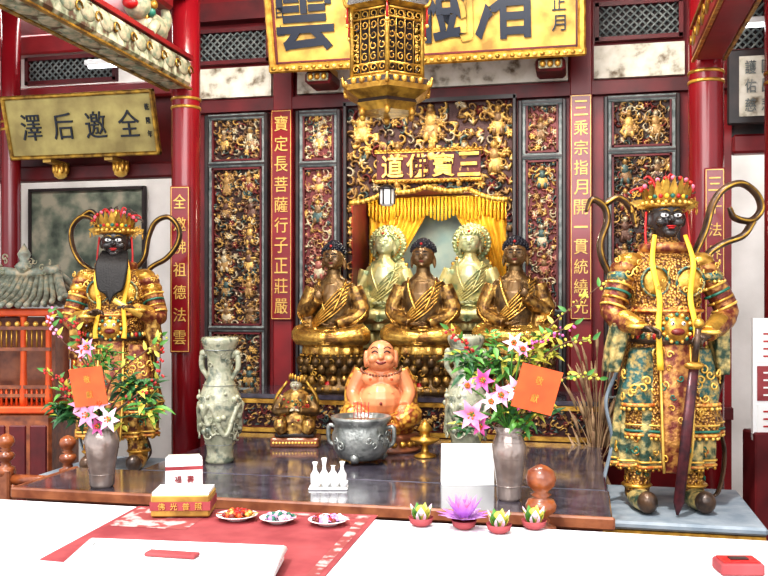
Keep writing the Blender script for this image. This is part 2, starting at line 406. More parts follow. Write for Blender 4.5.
def lattice(name,x0,x1,z0,z1,Y):
    b=B(); w=x1-x0;h=z1-z0; c=((x0+x1)/2,Y,(z0+z1)/2)
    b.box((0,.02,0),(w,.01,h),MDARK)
    for q in(-1,1):
        b.box((q*(w/2-.012),0,0),(.03,.05,h),DRED); b.box((0,0,q*(h/2-.012)),(w,.05,.03),DRED)
    st=.055; n=int((w+h)/st)
    for i in range(n):
        for sg in(1,-1):
            o=-w/2-h/2+i*st
            xa=o; za=-h/2; xb=o+h; zb=h/2
            if xa<-w/2: za+=(-w/2-xa); xa=-w/2
            if xb>w/2: zb-=(xb-w/2); xb=w/2
            if xb-xa<.02: continue
            b.tube([(sg*xa,0,za),(sg*xb,0,zb)],.008,BLUEG,seg=4)
    b.build(name,c)
lattice('lattice_transom',X_(200),X_(272),3.63,3.9,YW-.04)
lattice('lattice_transom',X_(595),X_(682),3.63,3.9,YW-.04)
lattice('lattice_transom',X_(28),X_(118),3.56,3.78,YW-.02)
lattice('lattice_transom',X_(726),X_(768),3.5,3.9,YW+.0)

def panel(name,x0,x1,z0,z1,splits,seed,pal,bg,fm=BLUEG):
    w=x1-x0; b=B(); c=Vector(((x0+x1)/2,YW-.005,z0)); h=z1-z0
    zs=[0]+[s*h for s in splits]+[h]
    for q in(-1,1):
        b.box((q*(w/2-.012),-.03,h/2),(.03,.06,h),BLACK,bev=.006); b.box((q*(w/2-.038),-.022,h/2),(.026,.045,h-.03),fm,bev=.005)
    for z in zs:
        zz=min(max(z,.02),h-.02); b.box((0,-.026,zz),(w-.02,.052,.045),fm,bev=.008); b.box((0,-.03,zz),(w-.05,.06,.015),BLACK)
    for i in range(len(zs)-1):
        a,e=zs[i]+.022,zs[i+1]-.022
        for q in(-1,1): b.box((q*(w/2-.06),-.02,(a+e)/2),(.014,.05,e-a),DRED)
        for zq in(a+.012,e-.012): b.box((0,-.02,zq),(w-.1,.05,.014),DRED)
    o=b.build(name,c)
    for i in range(len(zs)-1):
        a,e=zs[i]+.03,zs[i+1]-.03
        relief('carving_%d'%i,w-.11,e-a,seed+i,pal,bg,loc=(0,-.006,a),parent=o,cell=.085,depth=.04,figs=.42)
palA=[G1,G2,G2,G3,G3,RD,TE,BR,CR]; bgA=(.035,.014,.011)
palB=[G1,G2,CR,CR,G3,(.36,.17,.12),(.36,.13,.1),TE]; bgB=(.14,.028,.028)
panel('carved_door_panel',X_(208),X_(270),1.08,3.24,[.23,.82],1,palA,bgA)
panel('carved_door_panel',X_(298),X_(342),1.2,3.24,[.25,.8],11,palB,bgB)
panel('carved_door_panel',X_(519),X_(566),1.2,3.24,[.25,.8],21,palB,bgB)
panel('carved_door_panel',X_(604),X_(679),1.08,3.24,[.23,.82],31,palA,bgA)

def couplet(name,x0,x1,z0,z1,Y,txt,loc_rz=0):
    b=B(); w=x1-x0;h=z1-z0
    b.box((0,0,h/2),(w,.03,h),COLR,bev=.006)
    for q in(-1,1): b.box((q*(w/2-.010),-.015,h/2),(.004,.004,h-.02),GOLDT)
    for z in(.012,h-.012): b.box((0,-.015,z),(w-.02,.004,.005),GOLDT)
    n=len(txt); st=(h-.06)/n; s=min(w*.62,st*.85)
    b.chars(txt,[(0,-.016,h-.03-(i+.5)*st) for i in range(n)],s,s*1.1,GOLDT,bold=False)
    b.build(name,((x0+x1)/2,Y,z0),loc_rz)
couplet('couplet_board',X_(275),X_(296),ZA(320,285),ZA(112,285),YW-.085,'寶定長菩薩行子正莊嚴')
couplet('couplet_board',X_(570),X_(592),ZA(320,580),ZA(97,580),YW-.085,'三乘宗指月開一貫統繞光')
b=B()
for px in(285.5,581): b.box((X_(px),YW-.045,2.4),(.16,.05,3.3),RED,bev=.01)
b.build('trim_5')

# niche surround carved gilt
cx=(X_(345)+X_(517))/2; ww=X_(517)-X_(345); z0=ZA(356,430); z1=ZA(100,430)
hx0,hx1=nx0-cx+.03,nx1-cx-.03; hz=nz1-z0-.02
def hole(x,z):
    xc=(hx0+hx1)/2; hw=(hx1-hx0)/2; t=(x-xc)/hw
    top=hz-.10*np.abs(t)**2-.03*np.abs(np.sin(t*6))
    return (np.abs(t)<1)&(z<top)&(z>=-.1)
pb=B(); 
for q in(-1,1): pb.box((q*(ww/2-.015),-.03,(z1-z0)/2),(.03,.07,z1-z0),BLACK,bev=.006)
pb.box((0,-.03,z1-z0-.015),(ww,.07,.03),BLACK)
pb.box((0,-.03,hz+.165),(ww*.60,.04,.2),DRED)
for q in(-1,1): pb.box((0,-.045,hz+.165+q*.105),(ww*.62,.03,.014),GOLD)
for i in range(24):
    x=-ww*.3+i*ww*.6/23
    for q in(-1,1): pb.ell((x,-.05,hz+.165+q*.115),(.02,.02,.014),GOLD,n=8,k=6)
pb.chars('道佛寶三',[((-1.5+i)*.19+.02,-.052,hz+.165) for i in range(4)],.165,.175,GOLDB,ext=.018)
for i in range(61):
    t=-1+i/30; xx=(hx0+hx1)/2+t*(hx1-hx0)/2; zz=hz-.10*t*t-.03*abs(math.sin(t*6))+.01; pb.ell((xx,-.055,zz),(.02,.018,.02),GOLDB if i%2 else GOLD,n=8,k=6)
po=pb.build('carved_niche_surround',(cx,YW-.005,z0))
relief('carving',ww-.06,z1-z0-.03,77,[G1,G1,(.75,.48,.14),G2,G2,G3,CR,TE,RD],(.05,.015,.012),res=.005,depth=.06,cell=.12,loc=(0,-.004,0),parent=po,hole=hole,figs=.3)
# curtain parted round the rear statues
b=B(); xc=(nx0+nx1)/2; hw=(nx1-nx0)/2
for sg in(-1,1):
    vs=[];fs=[];NU,NV=50,24; hh=.8
    for j in range(NV+1):
        t=j/NV; inner=hw*(.03+.66*t**.9)
        for i in range(NU+1):
            u=i/NU; x=inner+(hw*.98-inner)*u
            vs.append((sg*x,.02*math.sin(u*38)*(1-.3*t)-.0,hh-t*hh*(.75+.25*u)-.06*(1-u)*t))
    for j in range(NV):
        for i in range(NU):
            a=j*(NU+1)+i; fs.append((a,a+1,a+NU+2,a+NU+1))
    b.add(vs,fs,YEL)
b.tube([(-hw,0,.805),(hw,0,.805)],.012,GOLD,seg=8)
for i in range(40):
    x=-hw+.02+i*(2*hw-.04)/39; b.tube([(x,-.03,.8),(x,-.035,.66-.05*abs(math.sin(i*.4)))],[.014,.011],YEL,seg=5)
b.build('yellow_curtain',(xc,YW+.6,nz1-.82))

wall('wall_left_rear',(-5.1,8.5,2.3),(5,.1,4.6),WALLC)
wall('wall_right_rear',(3.3,8.5,2.3),(4.8,.1,4.6),WALLC)
wall('wall_left',(-7.3,6.5,2.3),(.1,5,4.6),WALLC)
wall('wall_right',(5.3,6.5,2.3),(.1,5,4.6),WALLC)
b=B()
b.box((-4.9,YW,2.83),(3.8,.12,.12),DRED,bev=.015)
b.box((-4.9,YW+.05,3.2),(3.8,.06,.62),DRED)
b.box((-4.9,YW,3.47),(3.8,.14,.12),RED,bev=.015)
b.box((-4.9,YW,3.88),(3.8,.14,.16),RED,bev=.015)
b.box((-4.9,YW+.05,4.3),(3.8,.06,.7),DRED)
b.build('trim_3')
b=B()
b.box((3.1,YW,2.87),(4.2,.12,.13),RED,bev=.015)
b.box((3.1,YW+.06,3.2),(4.2,.06,.6),BLACK)
b.box((3.1,YW,3.45),(4.2,.12,.1),RED); b.box((3.1,YW+.06,4.2),(4.2,.06,.8),BLACK)
b.build('trim_4')
p0=W(33,302,8.44); p1=W(146,188,8.44); w=p1.x-p0.x; h=p1.z-p0.z
b=B(); b.box((0,0,h/2),(w,.03,h),PAINTG)
for q in(-1,1): b.box((q*w/2,-.01,h/2),(.03,.05,h+.03),MDARK); b.box((0,-.01,h/2+q*h/2),(w,.05,.03),MDARK)
b.build('landscape_painting',((p0.x+p1.x)/2,8.41,p0.z))

def column(name,x,y,r,m=COLR):
    b=B(); b.lathe([(r*1.6,0),(r*1.7,.08),(r*1.5,.2),(r*1.25,.26),(r*1.2,.3)],(0,0,0),PLINTH,n=32)
    b.lathe([(r,.29),(r*1.02,1.5),(r,3.2),(r*.98,4.55)],(0,0,0),m,n=40)
    for z in(3.14,3.2): b.lathe([(r*1.04,z),(r*1.07,z+.01),(r*1.04,z+.02)],(0,0,0),GOLD,n=32)
    b.build(name,(x,y,0))
XL,XR=X_(186,5.9),X_(706,5.9)
column('red_column',XL,5.9,.1); column('red_column',XR,5.9,.105)
column('red_column',X_(11,6.35),6.35,.075,COLR)
column('red_column',X_(780,6.0),6.0,.09,COLR)
couplet('couplet_board',X_(171,5.76),X_(190,5.76),ZA(353,180,5.76),ZA(186,180,5.76),5.76,'全邀佛祖德法雲',TH*.6)
couplet('couplet_board',X_(704,5.76),X_(725,5.76),ZA(360,712,5.76),ZA(168,712,5.76),5.76,'三千法界心香悟得',0)

def beam(name,x,side):
    b=B(); L=3.2; 
    b.box((0,-L/2,.1),(.2,L,.2),BEAMP if side<0 else RED,bev=.03)
    if side<0:
        b.box((0,-L/2,.21),(.21,L,.03),RED)
        for q in(-1,1): b.box((q*.085,-L/2,-.002),(.03,L,.012),LGOLD)
    else:
        for q in(-1,1): b.box((q*.09,-L/2,.0),(.02,L,.012),LGOLD)
        b.box((0,-L/2,.205),(.215,L,.02),LGOLD)
    for i in range(16):
        y=-.15-i*.2
        for sg in(-1,1):
            b.ell((sg*.1,y,.11),(.012,.08,.05),CREAMP if side<0 else LGOLD,n=10,k=6)
            pts=[(sg*.108,y+.1+.04*math.cos(t*.7)*(1-t*.08),.11+.04*math.sin(t*.7)*(1-t*.08)) for t in range(9)]
            b.tube(pts,.006,GOLD if side>0 else LGOLD,seg=5)
        if side<0: b.ell((0,y,.0),(.05,.08,.010),CREAMP,n=10,k=6)
    b.ell((0,-.42,.3),(.1,.16,.1),CREAMP); b.ell((0,-.6,.4),(.085,.09,.09),CREAMP)
    b.ell((0,-.69,.38),(.05,.04,.035),REDP)
    for sg in(-1,1): b.ell((sg*.06,-.62,.48),(.02,.02,.03),GREENP); b.tube([(sg*.07,-.5,.3),(sg*.08,-.58,.22)],[.04,.03],CREAMP); b.ell((sg*.035,-.68,.42),.014,WHITEP)
    for i in range(10): a=i*.63; b.ell((.08*math.cos(a),-.54,.41+.08*math.sin(a)),.03,GREENP if i%2 else GOLD,n=8,k=6)
    b.tube([(0,-.3,.3),(0,-.2,.42),(0,-.24,.52)],[.05,.04,.02],CREAMP,sub=4)
    b.box((0,-.45,.55),(.12,.5,.14),RED,bev=.02); b.box((0,-L/2,.72),(.16,L,.2),RED,bev=.02)
    b.build(name,(x,5.9-.11,3.26))
beam('carved_tie_beam',XL,-1); beam('carved_tie_beam',XR,1)

b=B(); w=2.2;h=.72
b.box((0,0,h/2),(w,.05,h),GOLDP,bev=.01)
for q in(-1,1): b.box((q*(w/2-.02),-.03,h/2),(.05,.05,h+.04),GOLD,bev=.012); b.box((q*(w/2-.055),-.028,h/2),(.012,.02,h-.06),DRED)
for z in(.0,h): b.box((0,-.03,z),(w+.02,.05,.06),GOLD,bev=.012)
for z in(.04,h-.04): b.box((0,-.028,z),(w-.1,.02,.012),DRED)
for i in range(44):
    b.ell((-w/2+.03+i*(w-.06)/43,-.058,0),(.018,.01,.014),GOLDB if i%2 else LGOLD,n=7,k=5)
b.chars('雲慈樹渚',[(-.82,-.027,.37),(-.3,-.027,.37),(.18,-.027,.37),(.57,-.027,.37)],.42,.52,NAVY,ext=.014)
b.chars('春王正月',[(.93,-.027,.58-i*.13) for i in range(4)],.09,.1,NAVY,ext=.01,bold=False)
b.chars('吉日立',[(-1.0,-.027,.5-i*.12) for i in range(3)],.05,.07,NAVY,ext=.01,bold=False)
b.build('gilded_name_plaque',(-1.09,6.15,3.46),0,rx=math.radians(14))
b=B()
for x in(-1.86,-.22):
    b.box((x,6.32,3.40),(.2,.26,.09),DRED,bev=.02); b.box((x,6.19,3.4),(.16,.02,.06),CREAMP,bev=.008)
    for q in(-1,0,1): b.ell((x+q*.05,6.175,3.4),(.022,.015,.025),GOLD,n=8,k=6)
    b.box((x,6.42,3.49),(.1,.3,.06),GOLDP)
b.build('plaque_bracket')
c0=W(14,140,6.3); c1=W(160,140,6.3)
b=B(); w=c1.x-c0.x; h=.46
b.box((0,0,h/2),(w,.04,h),PLQ,bev=.01)
for q in(-1,1): b.box((q*(w/2),-.015,h/2),(.03,.05,h+.03),LGOLD,bev=.008); b.box((0,-.015,h/2+q*h/2),(w+.03,.05,.03),LGOLD,bev=.008)
b.chars('澤后邀全',[((-1.5+i)*w*.22,-.022,h/2) for i in range(4)],.17,.2,NAVY,ext=.01,bold=False)
b.chars('乾隆年',[(w*.46,-.022,h*.75-i*.1) for i in range(3)],.035,.05,NAVY,ext=.008,bold=False)
b.build('calligraphy_plaque',((c0.x+c1.x)/2,6.3,2.92),0,rx=math.radians(16))
b=B()
for px in(62,122):
    x=X_(px,6.5); 
    b.lathe([(.02,-.07),(.05,-.05),(.055,0),(.04,.04)],(x,6.48,2.84),GOLDB,n=16)
    for k in range(8): a=k*PI/4; b.ell((x+.05*math.cos(a),6.48+.05*math.sin(a),2.85),(.018,.018,.045),GOLD,n=8,k=6)
    b.box((x,6.42,2.89),(.07,.26,.03),GOLDP)
b.build('lotus_bracket')
a0=W(735,125,6.45);a1=W(775,48,6.45)
b=B(); w=a1.x-a0.x+.1;h=a1.z-a0.z
b.box((0,0,h/2),(w,.04,h),BLACK,bev=.01); b.box((0.02,-.022,h/2),(w*.7,.01,h*.8),CREAM)
b.chars('護國佑民慈悲',[((-.5+i%2)*w*.3+.02,-.03,h*(.75-.25*(i//2))) for i in range(6)],.07,.09,BLUEG,bold=False)
b.build('wall_inscription_tablet',((a0.x+a1.x)/2,6.45,a0.z))
for px,py,Y in((752,25,6.3),(103,66,6.35)):
    p=W(px,py,Y); b=B(); b.box((0,.0,.03),(.3,.06,.04),WHITEP,bev=.008); b.tube([(-.12,-.0,0),(.12,0,0)],.016,LAMPW); b.box((0,.1,.05),(.04,.18,.02),BLACK)
    b.build('fluorescent_lamp',p)

# ---------------- hanging lantern ----------------
def lantern(name,loc,R,H,ztop):
    b=B(); c=LGOLD
    def hexp(r,z,a0=PI/6): return [(r*math.cos(a0+k*PI/3),r*math.sin(a0+k*PI/3),z) for k in range(6)]
    def hexring(r1,z1_,r2,z2,m):
        A=hexp(r1,z1_);Bq=hexp(r2,z2); b.add(A+Bq,[(k,(k+1)%6,6+(k+1)%6,6+k) for k in range(6)]+[tuple(range(6))[::-1],tuple(range(6,12))],m,False)
    hexring(R*.6,0,R*.74,.04,c); hexring(R*.74,.04,R*.7,.06,BLACK); hexring(R*.7,.06,R*.98,.1,c); hexring(R*.98,.1,R*1.04,.125,GOLD); hexring(R*1.04,.125,R*1.0,.155,BLACK); hexring(R*1.,.155,R*.86,.175,c)
    hexring(R*.7,.17,R*.7,H*.8,BLACK)
    def tier(za,zb,rr):
        A=hexp(rr,0)
        for k in range(6):
            p=Vector(A[k]);q=Vector(A[(k+1)%6]); mid=(p+q)/2; ax=(q-p).normalized(); nn=Vector((mid.x,mid.y,0)).normalized(); Lw=(q-p).length
            b.tube([(p.x,p.y,za-.02),(p.x,p.y,zb+.02)],.013,LGOLD,seg=8)
            for z in(za,zb,za+.05,zb-.05): b.tube([(p.x,p.y,z),(q.x,q.y,z)],.007,GOLD,seg=6)
            for i in range(1,4): 
                s=p+ax*Lw*i/4; b.tube([(s.x,s.y,za),(s.x,s.y,zb)],.0045,LGOLD,seg=5)
            rows=max(2,int((zb-za)/.055))
            for i in range(rows):
                z=za+(i+.5)*(zb-za)/rows
                for g in(-.375,-.125,.125,.375):
                    ctr=mid+ax*Lw*g+nn*.004; pts=[]
                    for t in range(9):
                        rad=.022*(1-.07*t); pts.append(ctr+ax*rad*math.cos(t*PI/4+i)+Vector((0,0,z+rad*math.sin(t*PI/4+i))))
                    b.tube(pts,.004,GOLD if (i+k)%2 else LGOLD,seg=5)
    tier(.18,.52,R*.86)
    hexring(R*.86,.53,R*1.0,.55,c); hexring(R*1.0,.55,R*.96,.58,BLACK)
    tier(.6,1.02,R*.9)
    zr=1.04
    hexring(R*.9,zr,R*1.25,zr+.02,GOLD); hexring(R*1.25,zr+.02,R*.8,zr+.1,c)
    for x,y,_ in hexp(R*1.0,0):
        b.tube([(x*.86,y*.86,.56),(x*1.0,y*1.0,.545),(x*1.08,y*1.08,.58)],[.014,.012,.006],GOLD,sub=3,seg=6)
        b.tube([(x*.98,y*.98,.13),(x*1.06,y*1.06,.12),(x*1.1,y*1.1,.16)],[.014,.012,.006],GOLD,sub=3,seg=6)
        b.tube([(x*.98,y*.98,.54),(x*.98,y*.98,.45)],[.004,.008],REDP,seg=6); b.ell((x*.98,y*.98,.44),.011,GOLDB,n=8,k=6)
    for k in range(6):
        a=k*PI/3
        for g in(-.3,-.1,.1,.3): 
            b.ell((R*.88*math.cos(a)-R*g*math.sin(a),R*.88*math.sin(a)+R*g*math.cos(a),.14),(.018,.018,.02),GOLD,n=8,k=6)
    hexring(R*.75,zr+.1,R*.3,H*.95,c); b.lathe([(.05,H*.94),(.06,H*.97),(.02,H)],(0,0,0),GOLDB)
    b.tube([(0,0,H-.02),(0,0,ztop-loc[2])],.008,BLACK,seg=6)
    for x,y,_ in hexp(R*.62,0): b.ell((x,y,-.005),(.018,.018,.025),GOLD,n=8,k=6)
    b.build(name,loc,TH)
pl=W(387,119,4.8); lantern('hanging_palace_lantern',(pl.x,pl.y,pl.z+.03),.25,1.35,4.55)
pl=W(387,206,6.2); b=B(); b.lathe([(.03,0),(.05,.015),(.05,.11),(.06,.12),(.02,.15)],(0,0,0),WHITEP,n=6,smooth=False)
for k in range(6): a=k*PI/3; b.tube([(.052*math.cos(a),.052*math.sin(a),.01),(.052*math.cos(a),.052*math.sin(a),.12)],.006,BLACK,seg=5)
b.lathe([(.065,.115),(.06,.13),(.015,.155)],(0,0,0),BLACK,n=6); b.tube([(0,0,.15),(0,-.05,4.55-pl.z)],.004,BLACK,seg=5); b.build('small_hanging_lamp',pl,TH)

# ---------------- altars / tables ----------------
ZT=.88
b=B()
b.box((-1.12,6.23,.56),(2.5,.58,1.12),DRED); b.box((-1.12,6.22,1.135),(2.56,.62,.03),TABLE)
b.box((-1.12,5.93,1.10),(2.5,.03,.03),GOLD); b.box((-1.12,5.93,.9),(2.5,.03,.03),GOLD)
ra=b.build('rear_altar_shelf')
relief('carving',2.4,.16,91,[G1,G2,RD,TE],(.04,.01,.01),loc=(-1.12,5.938,.925),parent=ra,cell=.07,figs=0)
b=B()
b.box((-1.12,5.19,ZT-.025),(2.46,1.42,.05),TABLE,bev=.008); b.box((-1.12,5.2,ZT-.09),(2.4,1.36,.08),DRED)
for x in(-2.2,-.05):
    for y in(4.6,5.8): b.lathe([(.05,0),(.06,.1),(.045,.4),(.06,.7),(.05,.8)],(x,y,0),DRED,n=12)
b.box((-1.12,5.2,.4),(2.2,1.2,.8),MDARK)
b.build('altar_table')
b=B()
b.box((-1.3,4.19,ZT-.02),(2.84,.56,.04),TABLE,bev=.006); b.box((-1.3,3.905,ZT-.022),(2.86,.03,.055),TWOOD,bev=.008)
b.box((-2.725,4.19,ZT-.022),(.03,.58,.055),TWOOD,bev=.008)
b.box((-1.3,4.19,ZT-.13),(2.76,.5,.16),DRED,bev=.01)
for x in(-2.6,-1.3,0.0):
    for y in(4.0,4.4): b.lathe([(.04,0),(.05,.1),(.035,.4),(.05,.68),(.045,.72)],(x,y,0),DRED,n=12)
b.build('offering_table')
ZF=.9
b=B()
b.box((-.9,3.0,ZF-.02),(5.2,1.2,.04),WCLOTH,bev=.008)
b.box((-.9,3.0,ZF-.3),(5.14,1.14,.52),WCLOTH)
for x in(-3.3,-1,1.5):
    for y in(2.55,3.45): b.box((x,y,.3),(.06,.06,.6),TWOOD)
b.build('white_table')
def onz(px,py,z):
    u=(px-384)/900; v=-(py-300)/900; den=u*S_+C_; Y=(z-EYE)*den/v; return W(px,py,Y)
def sheet(pix,z,m,th=.004):
    b=B(); P=[onz(x,y,z) for x,y in pix]
    top=[(p.x,p.y,z+th) for p in P]; bot=[(p.x,p.y,z) for p in P]; n=len(P)
    b.add(bot+top,[tuple(range(n,2*n)),tuple(range(n))[::-1]]+[(i,(i+1)%n,n+(i+1)%n,n+i) for i in range(n)],m,False); return b,P
b,P=sheet([(138,507),(378,516),(318,585),(40,560)],ZF+.001,CLOTHR)
cl=M('silk_pattern',(.55,.34,.33),(.26,.05,.05),scale=16,rough=.7,lo=.42,hi=.5)
def cpt(u,v):
    a=P[0].lerp(P[1],u); c=P[3].lerp(P[2],u); q=a.lerp(c,v); return (q.x,q.y,ZF+.0062)
b.poly([cpt(.02,.03),cpt(.34,.03),cpt(.34,.42),cpt(.02,.42)][::-1],cl)
b.poly([cpt(.36,.03),cpt(.98,.03),cpt(.98,.08),cpt(.36,.08)][::-1],cl)
b.poly([cpt(.94,.1),cpt(.98,.1),cpt(.98,.97),cpt(.94,.97)][::-1],cl)
b.build('red_tablecloth')
b,P=sheet([(92,552),(284,560),(262,600),(55,588)],ZF+.012,PAPER,.03)
for i in range(4):
    p,q=P[i],P[(i+1)%4]; b.tube([(p.x,p.y,ZF+.05),(q.x,q.y,ZF+.05)],.012,WHITEP,seg=8)
c=onz(172,569,ZF); b.box((c.x,c.y,ZF+.05),(.18,.05,.012),CLOTHR,bev=.003)
b.build('white_offering_tray')

def gift(px,py):
    c=onz(px,py,ZF); b=B(); r=Quaternion((0,0,1),.25)
    b.box((0,0,.05),(.24,.17,.09),GOLDP,rot=r,bev=.006)
    b.box((0,0,.05),(.246,.176,.035),CLOTHR,rot=r); b.box((0,0,.1),(.23,.16,.012),PAPER,rot=r)
    rr=Quaternion((0,0,1),.45); b.box((.0,.0,.17),(.15,.11,.125),PAPER,rot=rr,bev=.005); b.box((.0,.0,.2),(.152,.112,.015),CLOTHR,rot=rr)
    b.box((0,0,.236),(.13,.09,.01),CREAM,rot=rr)
    f=r.to_matrix().to_4x4(); b.chars('佛光普照',[((i-1.5)*.05,-.088,.05) for i in range(4)],.028,.028,GOLDT,T=f,bold=False)
    f=rr.to_matrix().to_4x4(); b.chars('福壽',[((i-.5)*.05,-.056,.155) for i in range(2)],.028,.03,CLOTHR,T=f,bold=False)
    b.build('offering_gift_boxes',(c.x,c.y,ZF+.006),0)
gift(184,515)
rg=random.Random(5)
def plate(px,py,r,kind):
    c=onz(px,py,ZF); b=B()
    b.lathe([(r*.5,0),(r*.55,.006),(r*.95,.018),(r,.022),(r*.93,.022),(r*.5,.01),(0.001,.009)],(0,0,0),WHITEP,n=28)
    for k in range(34):
        a=rg.uniform(0,6.3); q=r*.7*math.sqrt(rg.random()); m=rg.choice([[REDP,ORC,GOLDB,LIPS],[WHITEP,LILYP,GREENP,PURP],[REDP,WHITEP,PURP,LIPS]][kind])
        b.leaf((q*math.cos(a),q*math.sin(a),.015),(math.cos(a*3),math.sin(a*3),.8),(0,0,1),r*.5,r*.28,m,.4)
        b.ell((q*math.cos(a*2),q*math.sin(a*2),.025),(.011,.011,.011),m,n=7,k=5)
    b.build('plate_of_offerings',(c.x,c.y,ZF+.007))
plate(237,521,.085,0); plate(278,524,.075,1); plate(328,526,.08,2)
def bowl(name,px,py,r,kind):
    c=onz(px,py,ZF); b=B()
    b.lathe([(r*.5,0),(r*.85,.012),(r,.035),(r*.95,.035),(r*.7,.015),(.001,.012)],(0,0,0),CLOTHR,n=24)
    if kind=='bud':
        for k in range(9): a=k*PI/4.5; b.leaf((.012*math.cos(a),.012*math.sin(a),.02),(math.cos(a)*.35,math.sin(a)*.35,1),(math.cos(a),math.sin(a),0),.07,.042,[LEAF,LILYW,LEAFY][k%3],-.2)
        b.ell((0,0,.05),(.024,.024,.034),LEAFY)
    else:
        for ring,(n,t,L,m) in enumerate(((12,.35,.115,PURP),(10,.8,.11,PURP),(8,1.6,.095,LILYP),(6,3,.08,PURP))):
            for k in range(n):
                a=2*PI*k/n+ring*.3; b.leaf((0,0,.03),(math.cos(a),math.sin(a),t),(0,0,1),L,.042,m,-.25 if ring else .05)
        b.ell((0,0,.05),.018,GOLDB)
    b.build(name,(c.x,c.y,ZF+.001))
bowl('lotus_bud_bowl',421,526,.05,'bud'); bowl('purple_lotus_bowl',464,529,.05,'lotus'); bowl('lotus_bud_bowl',499,533,.05,'bud'); bowl('lotus_bud_bowl',534,529,.05,'bud')
c=onz(738,572,ZF); b=B(); b.box((0,0,.02),(.14,.1,.04),CLOTHR,bev=.006); b.box((0,0,.042),(.12,.08,.005),REDP); b.box((0,0,.046),(.06,.03,.004),BLACK); b.build('red_box',(c.x,c.y,ZF),.2)

def newelprof(b,x,y,zb,k,r):
    b.lathe([(r*.9,zb-.04),(r,zb-.02),(r,zb+.05*k),(r*.5,zb+.1*k),(r*.6,zb+.15*k),(r*.45,zb+.2*k),(r*.95,zb+.3*k),(r*1.02,zb+.38*k),(r*.85,zb+.46*k),(r*.42,zb+.5*k),(r*.7,zb+.54*k),(r*.42,zb+.58*k),(r*.9,zb+.68*k),(r*1.,zb+.78*k),(r*.85,zb+.9*k),(r*.4,zb+.97*k),(.001,zb+k)],(x,y,0),OWOOD,n=28)
b=B(); z_=W(541,464,3.74).z; b.lathe([(.045,0),(.05,.02),(.04,.04),(.04,z_-.28)],(0,0,0),TWOOD,n=20); newelprof(b,0,0,z_-.27,.27,.062)
b.build('wooden_newel_post',(W(541,300,3.74).x,3.74,0))
def railing(name,x0,y0,x1,y1,ztop,nb):
    b=B(); o=Vector((x0,y0,0)); p=Vector((0,0,0));q=Vector((x1,y1,0))-o; d=q-p
    for z,r in((ztop-.06,.03),(ztop-.45,.03),(.1,.035)): b.tube([p+Vector((0,0,z)),q+Vector((0,0,z))],r,OWOOD,seg=8)
    for i in range(nb):
        c=p+d*(i+.5)/nb
        b.lathe([(.018,ztop-.45),(.02,ztop-.38),(.032,ztop-.3),(.016,ztop-.22),(.015,ztop-.12),(.024,ztop-.09)],(c.x,c.y,0),OWOOD,n=12)
        b.box((c.x,c.y,(ztop-.35)/2),(.03,.03,ztop-.5),OWOOD)
    for c in(p,q):
        b.box((c.x,c.y,ztop/2),(.09,.09,ztop),TWOOD,bev=.01)
        newelprof(b,c.x,c.y,ztop,.21,.05)
    b.build(name,o)
railing('wooden_railing',X_(6,4.72),4.72,X_(66,4.72),4.74,.80,4)
railing('wooden_railing',1.16,4.5,1.2,5.6,.98,9)

# ---------------- vases ----------------
def celadon(name,loc,h,r):
    b=B(); k=h; R=r
    b.lathe([(R*.62,0),(R*.68,.02*k),(R*.6,.06*k),(R*.62,.12*k),(R*.85,.25*k),(R*1.,.42*k),(R*.97,.52*k),(R*.75,.62*k),(R*.62,.67*k),(R*.56,.74*k),(R*.6,.86*k),(R*.82,.94*k),(R*.88,.975*k),(R*.82,1.*k),(R*.6,.985*k),(R*.4,.9*k)],(0,0,0),CELAD,n=36)
    rr=random.Random(3)
    for t in range(3):
        pts=[];a0=t*2.1
        for i in range(14):
            a=a0+i*.22; z=(.3+.12*math.sin(i*.9))*k; ra=R*(1.0 if z>.36*k else .93); pts.append((ra*math.cos(a),ra*math.sin(a),z+.05*k))
        b.tube(pts,[.016]*10+[.016,.014,.01,.006],CELAD,seg=8,sub=2)
    b.scrolls(0,0,R*.93,R*.93,.22*k,.6*k,46,.03,CELAD,5,0,6.28)
    b.scrolls(0,0,R*.6,R*.6,.7*k,.86*k,14,.022,CELAD,8,0,6.28)
    for i in range(30):
        a=rr.uniform(0,6.3); z=rr.uniform(.2,.56)*k; ra=R*(.8+.2*math.sin(PI*min(1,(z/k-.05)/.75))); b.ell((ra*math.cos(a)*.97,ra*math.sin(a)*.97,z),rr.uniform(.01,.02),CELAD,n=8,k=6)
    for sg in(-1,1):
        b.tube([(sg*R*.55,0,.84*k),(sg*R*.85,0,.86*k),(sg*R*.9,0,.76*k),(sg*R*.7,0,.7*k),(sg*R*.58,0,.66*k)],[.014,.018,.016,.014,.01],CELAD,sub=4)
        b.ell((sg*R*.8,0,.87*k),(.026,.022,.022),CELAD)
    for z in(.15,.62,.9): b.lathe([(R*(.66 if z<.2 else .72),z*k-.004),(R*(.72 if z<.2 else .8 if z<.7 else .78),z*k),(R*.5,z*k+.006)],(0,0,0),BRONZE,n=28)
    b.build(name,loc)
p=W(220,300,4.79); celadon('celadon_dragon_vase',(p.x,p.y,ZT),.71,.122)
p=W(466,300,5.1); celadon('celadon_dragon_vase',(p.x,p.y,ZT),.72,.122)

